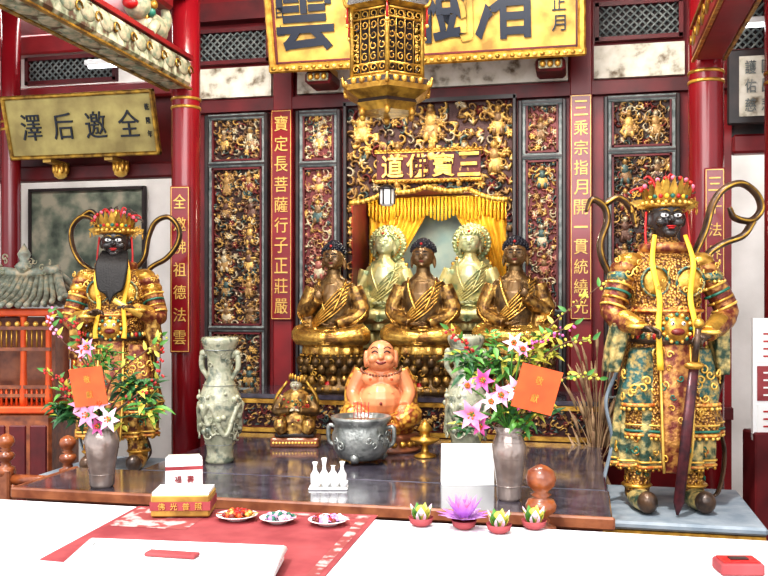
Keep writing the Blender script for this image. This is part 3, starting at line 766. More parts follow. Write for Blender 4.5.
def lily(b,c,dirv,L,m,ctr=True):
    dirv=Vector(dirv).normalized(); s=dirv.orthogonal().normalized(); t=dirv.cross(s)
    for k in range(6):
        a=k*PI/3+.2; o=s*math.cos(a)+t*math.sin(a)
        b.leaf(c,o*.8+dirv*.75,dirv,L,L*.5,m,.55 if k%2 else .4)
    for k in range(5):
        a=k*1.25; o=(s*math.cos(a)+t*math.sin(a))*.35+dirv; b.tube([c,c+o.normalized()*L*.55],.002,LEAFY,seg=4); b.ell(c+o.normalized()*L*.56,.005,ORC,n=6,k=5)
    b.tube([c-dirv*.03,c+dirv*.01],[.006,.016],LEAF,seg=6)
def bouquet(name,loc,px,py_base,Y,vh,vr,flow,leaves,twigs,card,seed):
    k=mpp(px,Y); rr=random.Random(seed); b=B()
    def L(x,y,dy=0): return Vector(((x-px)*k,dy,(py_base-y)*k))
    b.lathe([(vr*.62,0),(vr*.7,.015),(vr*.72,.2*vh),(vr*.95,.6*vh),(vr*1.,.72*vh),(vr*.8,.86*vh),(vr*.72,.9*vh),(vr*.95,vh),(vr*.85,vh),(vr*.6,.9*vh)],(0,0,0),VASEM,n=32)
    for z in(.2,.58,.8): b.lathe([(vr*.7,z*vh-.003),(vr*(.76 if z<.3 else .97 if z<.7 else .93),z*vh),(vr*.7,z*vh+.004)],(0,0,0),VASEM,n=32)
    b.ell((0,0,vh*.93),(vr*.7,vr*.7,.02),LEAFD)
    top=Vector((0,0,vh*.95))
    for (x,y,m,sz) in flow:
        c=L(x,y,rr.uniform(-.14,-.06)); b.tube([top,(top+c)/2+Vector((0,.02,.03)),c+Vector((0,.03,0))],.004,LEAF,seg=5,sub=3)
        lily(b,c,((x-px)*.004+rr.uniform(-.3,.3),-1,rr.uniform(-.2,.5)),sz,m)
    for (x,y,n,m,sp,ll) in leaves:
        c=L(x,y,rr.uniform(-.06,.06)); b.tube([top,(top+c)/2,c],.004,LEAFD,seg=5,sub=3)
        for i in range(int(n*1.8)):
            a=rr.uniform(0,6.3); e=rr.uniform(-.6,1); d=Vector((math.cos(a),math.sin(a)*.8,e)); b.leaf(c+Vector((rr.uniform(-sp,sp),rr.uniform(-sp,sp)*.6,rr.uniform(-sp,sp))),d,(0,-.5,1),ll*rr.uniform(.6,1.2),ll*.34,m if rr.random()<.75 else rr.choice((LEAF,LEAFD,LEAFY)),rr.uniform(.1,.6))
    for (pts,m) in twigs:
        P=[top]+[L(x,y,rr.uniform(-.08,.05)) for x,y in pts]; b.tube(P,[.004]*(len(P)-1)+[.002],TWIG,seg=5,sub=5)
        PP=catmull(P,6)
        for i,q in enumerate(PP[len(PP)//3:]):
            for g in range(2): b.ell(q+Vector((rr.uniform(-.02,.02),rr.uniform(-.02,.02),rr.uniform(-.02,.02))),rr.uniform(.005,.009),m,n=6,k=5)
            if i%2==0: b.leaf(q,(rr.uniform(-1,1),rr.uniform(-.5,.2),rr.uniform(0,1)),(0,-1,0),.05,.02,LEAFY if i%4 else LEAF,.3)
    if card:
        x,y,w,h,rot=card; c=L(x,y,-.16); q=Quaternion((0,1,0),rot)@Quaternion((1,0,0),.15)
        b.box(c,(w*k,.004,h*k),ORC,rot=q); T=Matrix.Translation(c)@q.to_matrix().to_4x4()
        b.chars('敬獻',[(0,-.003,h*k*.2),(0,-.003,-h*k*.2)],h*k*.16,h*k*.19,GOLD,ext=.002,T=T,bold=False)
        b.tube([c+Vector((0,.01,0)),top],.003,TWIG,seg=5)
    b.build(name,loc,TH)
p=W(102,300,4.03)
bouquet('vase_of_flowers',(p.x,p.y,ZT),102,487,4.03,.33,.085,
 [(97,412,LILYP,.07),(118,416,LILYW,.065),(85,404,LILYP,.055),(108,400,LILYW,.055),(97,346,LILYP,.05),(88,352,LILYW,.04),(104,424,LILYM,.05),(92,395,LILYM,.05)],
 [(140,392,22,LEAFD,.05,.08),(75,398,24,LEAF,.06,.08),(70,412,18,LEAFD,.05,.08),(100,360,26,LEAF,.06,.06),(150,410,16,LEAF,.05,.08),(125,385,20,LEAFD,.05,.07),(60,410,14,LEAFD,.04,.06),(115,420,14,LEAF,.05,.07),(85,375,18,LEAFY,.04,.05)],
 [([(85,370),(62,335),(45,312)],LILYP),([(90,360),(80,330),(62,318)],BERRY),([(75,395),(62,385),(52,370)],BERRY),([(110,380),(150,350),(165,335)],LEAFY),([(75,400),(70,385),(82,372)],BERRY),([(130,400),(155,380),(160,345)],BERRY)],(99,384,32,38,-.12),4)
p=W(509,300,4.17)
bouquet('vase_of_flowers',(p.x,p.y,ZT),509,501,4.17,.34,.08,
 [(470,412,LILYP,.08),(482,380,LILYM,.06),(500,395,LILYP,.06),(514,388,LILYW,.07),(520,400,LILYM,.06),(510,342,LILYW,.05),(465,385,LILYP,.04),(520,350,LILYP,.04),(488,400,LILYW,.05),(478,424,LILYM,.05)],
 [(475,370,22,LEAF,.06,.08),(530,350,26,LEAFY,.07,.07),(500,360,26,LEAF,.07,.08),(545,350,16,LEAFY,.06,.06),(465,360,16,LEAFD,.05,.07),(490,345,16,LEAF,.05,.06),(540,405,18,LEAFD,.05,.08),(470,425,16,LEAFD,.05,.07),(525,425,14,LEAF,.05,.07),(508,410,22,LEAF,.06,.07)],
 [([(530,360),(555,325),(595,288)],LEAFY),([(520,360),(540,340),(575,325)],LILYM),([(480,370),(465,345),(448,330)],BERRY),([(540,390),(575,375),(600,380)],LEAFY),([(535,370),(560,345),(590,340)],LEAFY)],(531,387,40,44,.25),9)

p=W(361,300,4.96); b=B(); R=.165
b.lathe([(R*.6,.02),(R*.75,.03),(R*.95,.08),(R*1.,.15),(R*.92,.2),(R*.9,.22),(R*1.04,.245),(R*1.04,.262),(R*.9,.262),(R*.86,.225),(.001,.22)],(0,0,0),BRONZE,n=40)
for k in range(3): a=k*2.09+.5; b.tube([(R*.7*math.cos(a),R*.7*math.sin(a),.05),(R*.85*math.cos(a),R*.85*math.sin(a),0.022)],[.035,.022],BRONZE)
for sg in(-1,1): b.tube([(sg*R*.9,0,.2),(sg*R*1.14,0,.2),(sg*R*1.14,0,.12),(sg*R*.95,0,.09)],[.012,.014,.012,.01],BRONZE,sub=4)
b.scrolls(0,0,R*.99,R*.99,.1,.18,26,.026,BRONZE,3,0,6.28)
b.lathe([(.001,.22),(R*.8,.222),(R*.8,.235),(.001,.236)],(0,0,0),DRYG)
for i in range(5): b.tube([(.02*i-.04,.01*(i%2),.22),(.022*i-.045,.01,.34)],.0025,REDP,seg=4)
b.build('incense_burner',(p.x,p.y,ZT))
p=W(425,300,5.2); b=B()
b.lathe([(.06,0),(.065,.01),(.02,.03),(.018,.07),(.05,.08),(.085,.1),(.085,.11),(.03,.12),(.03,.15),(.05,.16),(.02,.2),(.001,.22)],(0,0,0),GOLD,n=24); b.build('brass_oil_lamp',(p.x,p.y,ZT))
p=onz(467,486,ZT); b=B()
b.box((0,0,.105),(.26,.006,.2),PAPER,rot=Quaternion((1,0,0),-.15)); b.box((0,.06,.1),(.26,.006,.2),PAPER,rot=Quaternion((1,0,0),.2)); b.box((0,.03,.003),(.26,.1,.006),PAPER)
b.build('white_notice_card',(p.x,p.y+.03,ZT),TH)
p=onz(328,489,ZT); b=B()
b.box((0,0,.006),(.19,.09,.012),WHITEP,bev=.004)
for i in range(4):
    x=-.066+i*.044; hh=.12+.02*math.sin(i*2.1)
    b.lathe([(.016,0),(.022,.02),(.022,.06),(.01,.08),(.008,.1),(.014,hh),(.008,hh),(.006,.09)],(x,.012*(i%2),.01),WHITEP,n=16)
    b.lathe([(.012,0),(.02,.02),(.021,.035),(.016,.035),(.001,.02)],(x+.01,-.03,.01),WHITEP,n=16)
b.build('white_porcelain_bottles',(p.x,p.y+.01,ZT),TH)

# ---------------- statues ----------------
def face(d,f,c,s,skin,eyew=WHITEP,lips=LIPS,brow=BLACK,closed=False,ek=1.):
    c=Vector(c)
    f.ell(c+Vector((0,-.88*s,-.08*s)),(.13*s,.19*s,.2*s),skin,n=10,k=8)
    for g in(-1,1):
        f.ell(c+Vector((g*.38*s,-.62*s,-.22*s)),(.25*s,.2*s,.2*s),skin,n=10,k=8)
        d.ell(c+Vector((g*.1*s,-.9*s,-.16*s)),(.08*s,.1*s,.07*s),skin,n=8,k=6)
        if closed: d.ell(c+Vector((g*.27*s,-.82*s,.06*s)),(.17*s,.08*s,.035*s),brow,n=10,k=6)
        else:
            d.ell(c+Vector((g*.28*s,-.8*s,.06*s)),(.16*s*ek,.1*s,.085*s*ek),eyew,n=12,k=8); d.ell(c+Vector((g*.27*s,-.89*s,.055*s)),(.055*s,.03*s,.06*s),BLACK,n=8,k=6)
            d.tube([c+Vector((g*.1*s,-.86*s,.12*s)),c+Vector((g*.28*s,-.86*s,.16*s)),c+Vector((g*.46*s,-.74*s,.1*s))],[.03*s,.035*s,.02*s],skin,seg=6,sub=3)
        d.tube([c+Vector((g*.08*s,-.88*s,.22*s)),c+Vector((g*.25*s,-.85*s,.31*s)),c+Vector((g*.5*s,-.7*s,.26*s))],[.03*s,.045*s,.02*s],brow,seg=6,sub=3)
        f.ell(c+Vector((g*.8*s,.02*s,-.1*s)),(.1*s,.2*s,.32*s),skin,n=10,k=8)
    d.ell(c+Vector((0,-.83*s,-.42*s)),(.22*s,.1*s,.045*s),lips,n=12,k=7); d.ell(c+Vector((0,-.82*s,-.5*s)),(.16*s,.1*s,.045*s),lips,n=12,k=7)
    f.ell(c+Vector((0,-.62*s,-.7*s)),(.28*s,.22*s,.18*s),skin,n=10,k=8)

def guardian(name,loc,rz,sc,kx,ky,k,var):
    t0_=k*900
    def P(x,y,d=0.):
        t=t0_+d*sc
        return Vector((((x-384)*t-(kx-384)*t0_)/900/sc,d,(EYE-(y-300)*t/900-loc[2])/sc))
    f=B();d=B()
    A,K,R=(ARMOR,SKIRT2,REDBR) if var==0 else (ARMOR,SKIRT,REDBR)
    for g in(-1,1):
        f.ell((g*.14,-.08,.05),(.06,.14,.05),K); f.ell((g*.14,-.19,.06),(.05,.05,.055),RIBB); f.tube([(g*.14,0,.05),(g*.13,.0,.25),(g*.09,.0,.5)],[.06,.07,.1],A if var==0 else K)
        d.lathe([(.075,.2),(.088,.215),(.075,.23)],(g*.13,0,0),GOLD,n=18); d.lathe([(.068,.1),(.078,.11),(.068,.12)],(g*.14,0,0),GOLD,n=18)
        d.scrolls(g*.135,0,.066,.066,.1,.24,8,.02,[GOLD,GREENP],g+5)
    f.loft([(.2,0,.02,.235,.15,.12),(.3,0,.02,.245,.165,.10),(.5,0,.01,.23,.165,.08),(.72,0,0,.195,.155,.04),(.88,0,0,.165,.14,.0)],K,n=72,nf=11)
    f.loft([(.36,.03,.0,.245,.18,.09),(.42,.03,.0,.252,.185,.08),(.6,.01,0,.23,.175,.05),(.75,0,0,.2,.165,.02),(.88,0,0,.175,.15,.0)],A,n=72,nf=7,ph=1.2)
    def hem(z,cx,cy,rx,ry,fa,nf,ph,r,m):   # piped hem following the folds
        d.tube([(cx+rx*(1+fa*math.sin(nf*a+ph))*math.cos(a)*1.01,cy+ry*(1+fa*math.sin(nf*a+ph))*math.sin(a)*1.01,z) for a in [i*2*PI/96 for i in range(97)]],r,m,seg=6,up=(0,0,1))
    hem(.375,.03,0,.246,.181,.088,7,1.2,.010,ORB); hem(.395,.03,0,.249,.183,.084,7,1.2,.007,GREENP); hem(.425,.03,0,.251,.184,.078,7,1.2,.005,GOLDB)
    hem(.215,0,.02,.236,.152,.118,11,0,.009,ORB); hem(.24,0,.02,.239,.156,.112,11,0,.006,GOLDB)
    for g in(-1,1):
        f.loft([(.5,g*.15,-.1,.08,.05,.1),(.6,g*.15,-.1,.095,.055,.06),(.8,g*.12,-.09,.08,.05,0)],TEALB if var==0 else REDBR,n=28,nf=6)
        d.scrolls(g*.15,-.1,.09,.055,.54,.78,9,.028,GOLDB,11+g)
        d.tube([(g*.15+.09*math.cos(a),-.1+.056*math.sin(a),.525) for a in [PI+t*PI/10 for t in range(11)]],.010,ORB,seg=6)
        for t in range(9): a=PI+t*PI/8; d.ell((g*.15+.092*math.cos(a),-.1+.056*math.sin(a),.505),.010,GOLDB,n=7,k=5)
    f.loft([(.2,0,-.17,.06,.03,.12),(.35,0,-.195,.075,.03,.1),(.6,0,-.185,.08,.035,.05),(.85,0,-.145,.075,.035,0)],REDBR,n=32,nf=7)
    d.scrolls(0,-.19,.072,.032,.25,.8,16,.024,[GOLD,GOLDB,GREENP],21)
    for g in(-1,1): d.tube([(g*.058,-.185,.2),(g*.072,-.21,.35),(g*.077,-.2,.6),(g*.072,-.16,.84)],.007,GOLDB,sub=3,seg=6)
    f.loft([(.8,0,0,.17,.14,0),(.9,0,-.015,.18,.165,0),(1.0,0,-.01,.17,.15,0),(1.12,0,0,.18,.135,0),(1.22,0,.0,.19,.115,0),(1.29,0,.01,.12,.085,0),(1.36,0,0,.055,.055,0),(1.42,0,0,.05,.05,0)],A,n=40)
    f.tube([(math.cos(a)*.185,math.sin(a)*.165-.01,.86+.015*math.sin(a)) for a in [i*PI/12 for i in range(25)]],.024,RIBB)
    for i in range(22): a=PI+i*PI/21; d.ell((.2*math.cos(a),.185*math.sin(a)-.01,.86),(.012,.012,.016),[GOLDB,REDP,GREENP][i%3],n=7,k=5)
    f.tube([(math.cos(a)*.165,math.sin(a)*.15-.01,.99+.01*math.sin(a)) for a in [i*PI/12 for i in range(25)]],.018,R)
    d.tube([(math.cos(a)*.182,math.sin(a)*.168-.01,.985) for a in [PI+i*PI/12 for i in range(13)]],.008,ORB,seg=6)
    for g in(-1,1):
        f.ell((g*.085,-.11,1.13),(.07,.04,.075),GOLD)
        d.tube([(g*.085+.068*math.cos(a),-.135,1.13+.072*math.sin(a)) for a in [i*PI/10 for i in range(21)]],.007,TEALB,seg=6)
        d.scrolls(g*.085,-.12,.07,.045,1.07,1.19,5,.02,GOLDB,31+g)
        for q,(zz,xx,rr_,mm) in enumerate(((1.235,.175,.072,GOLD),(1.2,.205,.07,REDBR),(1.155,.225,.066,TEALB if var==0 else GOLD))):
            f.ell((g*xx,-.005,zz),(rr_,.08,rr_*.62),mm)
        for t in range(9): a=t*PI/8; d.ell((g*(.225+.065*math.sin(a)),-.08*math.cos(a),1.13),.009,GOLDB,n=8,k=6)
        d.scrolls(g*.19,0,.085,.085,1.17,1.27,7,.02,GOLDB,41+g)
    f.ell((0,-.175,.9),(.07,.045,.07),GOLD); d.ell((0,-.215,.885),(.034,.018,.018),LIPS)
    for g in(-1,1): d.ell((g*.026,-.215,.925),.010,WHITEP,n=8,k=6); d.ell((g*.026,-.224,.925),.005,BLACK,n=6,k=5)
    for i in range(16): a=i*PI/8; d.ell((.068*math.cos(a),-.195,.9+.068*math.sin(a)),.010,GOLDB if i%2 else GREENP,n=8,k=6)
    f.tube([(math.cos(a)*.11,math.sin(a)*.09-.01,1.3) for a in [i*PI/12 for i in range(25)]],.026,REDBR)
    f.loft([(.3,0,.15,.18,.05,.1),(.7,0,.14,.19,.05,.08),(1.15,0,.1,.17,.05,0)],REDBR,n=48,nf=9)
    if var==0:
        EL=P(726,312,-.02);WR=P(708,334,-.20); EL2=P(612,312,-.05);WR2=P(640,328,-.22)
    else:
        EL=Vector((.27,-.06,.97));WR=Vector((.16,-.24,1.02)); EL2=Vector((-.27,-.05,.95));WR2=Vector((-.12,-.25,.98))
    for el,wr,g in((EL,WR,1),(EL2,WR2,-1)):
        sh=Vector((g*.2,0,1.2))
        f.tube([sh,el,wr],[.066,.060,.04],R,sub=4); f.tube([el+(wr-el)*.4,wr],[.05,.043],GOLD)
        for q in range(5):
            c=sh.lerp(el,.25+q*.16); dr=(el-sh).normalized(); o=dr.orthogonal().normalized(); o2=dr.cross(o)
            d.tube([c+(o*math.cos(a)+o2*math.sin(a))*.064 for a in [i*PI/7 for i in range(15)]],.007,[GOLD,GOLDB,GREENP][q%3],seg=6)
        q=(el+wr)/2; f.loft([(q.z-.26,q.x+g*.05,q.y+.08,.035,.05,.2),(q.z-.12,q.x+g*.03,q.y+.06,.05,.06,.15),(q.z,q.x+g*.02,q.y+.02,.045,.05,0)],K,n=24,nf=5)
        d.lathe([(.042,-.01),(.056,0),(.042,.012)],wr-(wr-el).normalized()*.02,GOLDB,n=16)
    if var==0:
        hand(d,WR,(P(690,342,-.28)-WR),(-.2,.2,-1),.13,RIBB,.7); hand(d,WR2,(1,-.2,-.1),(.1,-.3,-1),.13,RIBB,.75)
        h0=P(697,336,-.30); t0=P(677,515,-.26); t0.z=.015; dv=(t0-h0).normalized()
        d.tube([h0-dv*.05,h0+dv*.12],.015,RIBB); d.ell(h0-dv*.06,.026,GOLD); d.ell(h0+dv*.14,(.05,.025,.02),GOLD)
        d.tube([h0+dv*.14,h0+dv*.45,t0-dv*.06,t0],[.024,.027,.026,.006],TGREY,flat=.5,up=(1,0,0),seg=12)
    else:
        hand(d,WR,(-.6,-.5,.3),(-.5,-.2,-1),.13,RIBB,.5); hand(d,WR2,(.6,-.2,.3),(0,-.5,-1),.13,RIBB,.6)
        d.tube([(.04,-.3,1.08),(.2,-.26,.98)],.018,GOLDB)
    for g in(-1,1):
        zb=.70 if var==0 else .84
        d.tube([(g*.075,-.09,1.36),(g*.1,-.135,1.22),(g*.075,-.165,1.05),(g*.09,-.2,.9),(g*.085,-.215,zb)],[.011,.014,.014,.014,.017],YEL,flat=.4,sub=5,up=(1,0,0))
    hc=Vector((0,-.02,1.45)); s=.112
    f.ell(hc,(.084,.09,s),FACEB); face(d,f,hc,s,FACEB,lips=REDP,brow=LGOLD,ek=1.15)
    if var==1:
        for i in range(17):
            t=(i-8)/8; x=t*.07; d.tube([hc+Vector((x,-.075+abs(t)*.04,-.065-.03*(1-abs(t)))),hc+Vector((x*1.2,-.13,-.16)),hc+Vector((x*.9,-.17,-.3)),hc+Vector((x*.3,-.19,-.40+.08*abs(t)))],[.012,.018,.016,.003],BEARD,sub=4,seg=7)
    f.ell(hc+Vector((0,.015,.07)),(.092,.097,.075),LGOLD)
    f.tube([hc+Vector((math.cos(a)*.098,math.sin(a)*.1,.06)) for a in [i*PI/12 for i in range(25)]],.012,GOLD)
    for i in range(11):
        a=PI+ (i+.5)*PI/11; h_=.045+.045*math.sin((i+.5)*PI/11); c=hc+Vector((math.cos(a)*.1,math.sin(a)*.1,.07))
        d.leaf(c,(math.cos(a)*.25,math.sin(a)*.25,1),(math.cos(a),math.sin(a),0),h_*1.4,.042,GOLD if i%2 else LGOLD,-.1)
        d.ell(c+Vector((0,-.014,.03)),.012,[REDP,YEL,GREENP][i%3],n=8,k=6); d.ell(c+Vector((math.cos(a)*.02,math.sin(a)*.02,.0)),.010,GOLDB,n=8,k=6)
        q=c+Vector((math.cos(a)*.03,math.sin(a)*.02,h_*1.3)); d.tube([c+Vector((0,0,.04)),q],.0025,GOLD,seg=5); d.ell(q,.012,PINKP if i%2 else REDP,n=8,k=6)
    d.lathe([(.045,.12),(.05,.14),(.02,.155),(.026,.175),(.004,.21)],hc,GOLD,n=16)
    for i in range(11):
        a=-1.3+i*.26; base=hc+Vector((math.sin(a)*.05,.04,.12)); tip=hc+Vector((math.sin(a)*.15,.05,.12+.11*math.cos(a)))
        d.tube([base,(base+tip)/2+Vector((0,0,.02)),tip,tip+Vector((.02*(1 if a>0 else -1),0,-.015)),tip+Vector((.005*(1 if a>0 else -1),0,-.02))],[.007,.008,.006,.005,.003],RIBB if i%3 else REDP,sub=3,seg=6)
    for g in(-1,1):
        d.scrolls(g*.125,-.0,.04,.02,hc.z+.03,hc.z+.12,8,.02,GOLD,51+g,PI,2*PI)
        d.leaf(hc+Vector((g*.09,0,.06)),(g*1,.0,.25),(0,-1,0),.09,.05,LGOLD,.2)
        d.tube([hc+Vector((g*.1,-.01,.03)),hc+Vector((g*.11,-.03,-.1)),hc+Vector((g*.1,-.04,-.17))],[.006,.006,.010],REDP,sub=3)
    if var==0:
        R1=[(690,262),(704,232),(712,205),(724,189),(741,184),(756,195),(760,210),(750,221),(734,218),(728,208)]
        R3=[(752,222),(742,236),(722,244),(706,256),(700,275)]
        R2=[(650,285),(622,286),(606,268),(600,245),(607,222),(604,207),(592,200),(586,212)]
        R4=[(604,205),(618,198),(630,208),(634,225)]
        R5=[(622,310),(610,335),(618,365),(606,400),(612,440),(604,480),(612,500)]; R6=[(716,340),(722,375),(714,410),(724,450),(718,490),(708,503)]
    else:
        R1=[(134,272),(146,258),(150,238),(157,222),(170,217),(180,228),(179,243),(168,258),(152,268),(140,285)]
        R3=[(140,285),(156,300),(150,330),(156,360),(148,400)]
        R2=[(98,272),(84,262),(76,245),(76,228),(86,217),(98,221),(99,234)]
        R4=[(86,217),(95,212),(104,222)]
        R5=[(92,330),(84,360),(90,400),(84,440),(94,462)]; R6=[(144,340),(150,380),(144,420),(152,450),(146,465)]
    for i,rr in enumerate((R1,R3,R2,R4)):
        pts=[P(x,y,.06) for x,y in rr]
        d.tube(pts,[.032]*(len(rr)-1)+[.014],RIBB,sub=6,flat=.55,seg=10)
        d.tube([q+Vector((0,-.033,0)) for q in pts],[.006]*(len(rr)-1)+[.004],LGOLD,sub=6,seg=6)
    for rr in(R5,R6):
        d.tube([P(x,y,.05) for x,y in rr[:-1]]+[Vector((P(*rr[-1]).x,.05,.03))],[.022]*(len(rr)-1)+[.01],RIBB if rr is R6 else PLINTH,sub=6,flat=.4,seg=10)
    for i in range(54):
        a=2*PI*i/54; q=1+.09*math.sin(7*a+1.2); d.ell((.03+.247*q*math.cos(a),.182*q*math.sin(a),.36),.010,GOLDB,n=7,k=5)
        q=1+.12*math.sin(11*a); d.ell((.236*q*math.cos(a),.02+.152*q*math.sin(a),.2),.009,GOLD,n=7,k=5)
    d.scrolls(.02,0,.25,.183,.44,.8,40,.03,[GOLDB,GOLDB,GOLD,ORB,GREENP],61,PI*1.0,PI*2,taper=.25)
    d.scrolls(0,.02,.24,.16,.25,.35,22,.024,[GOLD,GREENP,ORB],62,PI*1.0,PI*2)
    d.scrolls(0,-.01,.175,.155,.92,1.1,16,.022,[GOLDB,GOLD,ORB],63)
    return fuse(f,d,name,.0075,loc,rz,1,sc)
g1=W(664,300,4.95); g2=W(118,300,5.4)
b=B(); b.box((0,0,.34),(.78,.85,.68),DRED,bev=.01); b.box((0,0,.70),(.82,.9,.04),PLINTH,bev=.012); b.box((0,-.43,.66),(.8,.03,.03),GOLD)
b.build('statue_plinth',(g1.x+.03,4.99,0))
b=B(); b.box((0,0,.33),(.70,.7,.66),DRED,bev=.01); b.box((0,0,.68),(.74,.74,.04),PLINTH,bev=.012)
b.build('statue_plinth',(g2.x,5.42,0))
k1=mpp(664,4.95); k2=mpp(118,5.4)
guardian('guardian_general_statue',(g1.x,4.93,.72),TH,1.04,664,505,k1,0)
guardian('guardian_general_statue',(g2.x,5.38,.70),TH+.1,1.02,118,467,k2,1)

def buddha(name,loc,sc,robe,skin,torso,upper,var,halo=None,voxel=.007):
    f=B();d=B()
    f.ell((0,.02,.08),(.2,.16,.08),robe)
    for g in(-1,1):
        f.tube([(g*.06,.02,.09),(g*.215,-.08,.075),(g*.05,-.19,.06),(-g*.08,-.17,.06)],[.09,.08,.055,.04],robe,sub=5)
    f.loft([(.03,0,.02,.15,.12,0),(.15,0,.01,.13,.105,0),(.28,0,0,.145,.1,0),(.38,0,.01,.175,.1,0),(.44,0,.01,.15,.085,0),(.475,0,.0,.08,.065,0),(.51,0,0,.05,.05,0),(.56,0,0,.046,.046,0)],torso,n=36)
    f.loft([(-.06,0,-.03,.215,.16,.05),(-.03,0,-.03,.215,.16,.05),(.03,0,-.02,.205,.16,.03)],robe,n=64,nf=14)
    f.loft([(.26,0,-.065,.05,.04,0),(.36,0,-.07,.075,.04,0),(.44,0,-.045,.055,.04,0)],skin,n=20)
    hc=Vector((0,-.01,.625)); s=.09; f.ell(hc,(.08,.08,s),skin); f.ell(hc+Vector((0,-.015,-.03)),(.072,.064,.055),skin); face(d,f,hc,s,skin,closed=True,lips=LIPS if not halo else skin,brow=HAIR if not halo else halo)
    for g in(-1,1): f.ell(hc+Vector((g*.08,.01,-.045)),(.012,.02,.045),skin,n=8,k=7)
    hm=HAIR if not halo else halo
    f.ell(hc+Vector((0,.018,.035)),(.084,.082,.073),hm); f.ell(hc+Vector((0,.015,.1)),(.042,.042,.03),hm)
    for i in range(9):
        p=i*.2; n=max(1,int(17*math.sin(p+.12)))
        for j in range(n):
            a=2*PI*j/n+i; v=Vector((.085*math.sin(p)*math.cos(a),.018+.083*math.sin(p)*math.sin(a),.035+.074*math.cos(p)))
            if v.y<-.02 and v.z<.05: continue
            d.ell(hc+v,.0105,hm,n=7,k=5)
    for j in range(8): a=j*PI/4; d.ell(hc+Vector((.038*math.cos(a),.015+.038*math.sin(a),.108)),.01,hm,n=7,k=5)
    d.ell(hc+Vector((0,-.07,.08)),(.010,.008,.010),REDP,n=8,k=6)
    for g in(-1,1):
        raised = (var==1 and g==-1) or (var==2 and g==1) 
        wr=Vector((g*.06,-.16,.155)) if not raised else Vector((g*.07,-.15,.33))
        el=Vector((g*.21,-.03,.23)); f.tube([(g*.15,0,.41),el,wr],[.062,.06,.036],upper,sub=4)
        f.loft([(.06,g*.17,-.06,.05,.06,.1),(.18,g*.17,-.06,.055,.05,.1),(.26,g*.16,-.03,.04,.04,0)],upper,n=24,nf=5)
        if raised: hand(d,wr,(0,-.1,1),(0,-1,0),.11,skin,.15)
        else: hand(d,wr,(-g,-.35,-.1),(0,0,1),.11,skin,.3)
    for i in range(6):
        o=i*.028; d.tube([(.14-o*.2,-.03-.01*i,.45-o),(.05,-.11,.38-o),(-.06,-.115,.26-o*.7),(-.13,-.07,.18-o*.3)],[.007]*4,robe,sub=5,seg=6)
    for g in(-1,1):
        d.tube([(g*.1,-.03,.47),(g*.085,-.09,.38),(g*.03,-.125,.24)],.010,robe,sub=5,seg=6)
        for i in range(4): d.tube([(g*(.2-.03*i),-.14,.09-.012*i),(g*(.1-.02*i),-.22,.06-.012*i),(0,-.235,.05-.012*i)],.007,robe,sub=4,seg=6)
        for i in range(3): d.tube([(g*(.19+.01*i),-.0,.4-.03*i),(g*(.25-.01*i),-.06,.25-.02*i),(g*(.19-.02*i),-.13,.16)],.006,robe,sub=4,seg=6)
    d.scrolls(0,-.02,.21,.2,.04,.11,18,.022,robe,5,PI,2*PI)
    if halo:
        d.loft([(0,0,0,.14,.14,0),(.02,0,0,.14,.14,0)],halo,n=40,T=Matrix.Translation((0,.11,.63))@Matrix.Rotation(PI/2,4,'X'))
        d.loft([(0,0,0,.19,.26,0),(.02,0,0,.19,.26,0)],halo,n=40,T=Matrix.Translation((0,.13,.3))@Matrix.Rotation(PI/2,4,'X'))
        for i in range(28):
            a=i*2*PI/28; d.ell((.14*math.cos(a),.1,.63+.14*math.sin(a)),(.018,.013,.018),halo,n=8,k=6)
            d.ell((.11*math.cos(a),.09,.63+.11*math.sin(a)),(.009,.008,.009),GOLD,n=6,k=5)
            d.ell((.19*math.cos(a),.12,.3+.26*math.sin(a)),(.018,.013,.018),GOLD,n=7,k=5)
    return fuse(f,d,name,voxel,loc,0,1,sc)
def lotus_ped(name,loc,w,h):
    b=B(); r=w/2
    b.lathe([(r*1.0,0),(r*1.05,.03),(r*.98,.05),(r*.8,.08),(r*.78,h*.45),(r*.85,h*.5),(r*.9,h*.55),(r*.85,h*.9),(r*.92,h*.97),(r*.9,h)],(0,0,0),BUDD,n=48,sy=.72)
    for row,(z,rr,m,up) in enumerate(((h*.62,.9,BUDD,1),(h*.8,.93,BUDD,1),(h*.34,.9,BUDR,-1))):
        for i in range(18):
            a=2*PI*(i+.5*row)/18; b.ell((r*rr*math.cos(a),r*rr*.72*math.sin(a),z),(.032,.032,h*.14),m,rot=Quaternion((-math.sin(a),math.cos(a),0),.25*up),n=9,k=7)
    b.scrolls(0,0,r*.95,r*.7,.03,h*.9,26,.028,[GOLD,LGOLD,LGOLD],int(loc[0]*100)+900,PI,2*PI)
    for i in range(30):
        a=2*PI*i/30; b.ell((r*1.03*math.cos(a),r*.74*math.sin(a),.03),.012,GOLD,n=7,k=5); b.ell((r*.93*math.cos(a),r*.67*math.sin(a),h*.97),.009,GOLD,n=7,k=5)
    for i in range(12): a=2*PI*i/12; b.ell((r*.82*math.cos(a),r*.6*math.sin(a),h*.2),(.03,.02,.03),REDP if i%2 else GOLD,n=8,k=6)
    b.build(name,loc)
ZR=1.15
for i,(px,v) in enumerate(((332,1),(422,0),(515,2))):
    p=W(px,300,6.15); zs=W(px,354,6.15).z
    lotus_ped('lotus_pedestal',(p.x,6.2,ZR),.52,zs-ZR)
    buddha('seated_buddha_statue',(p.x,6.2,zs+.058),1.0,BUDG,BUDS,BUDD,BUDR,v)
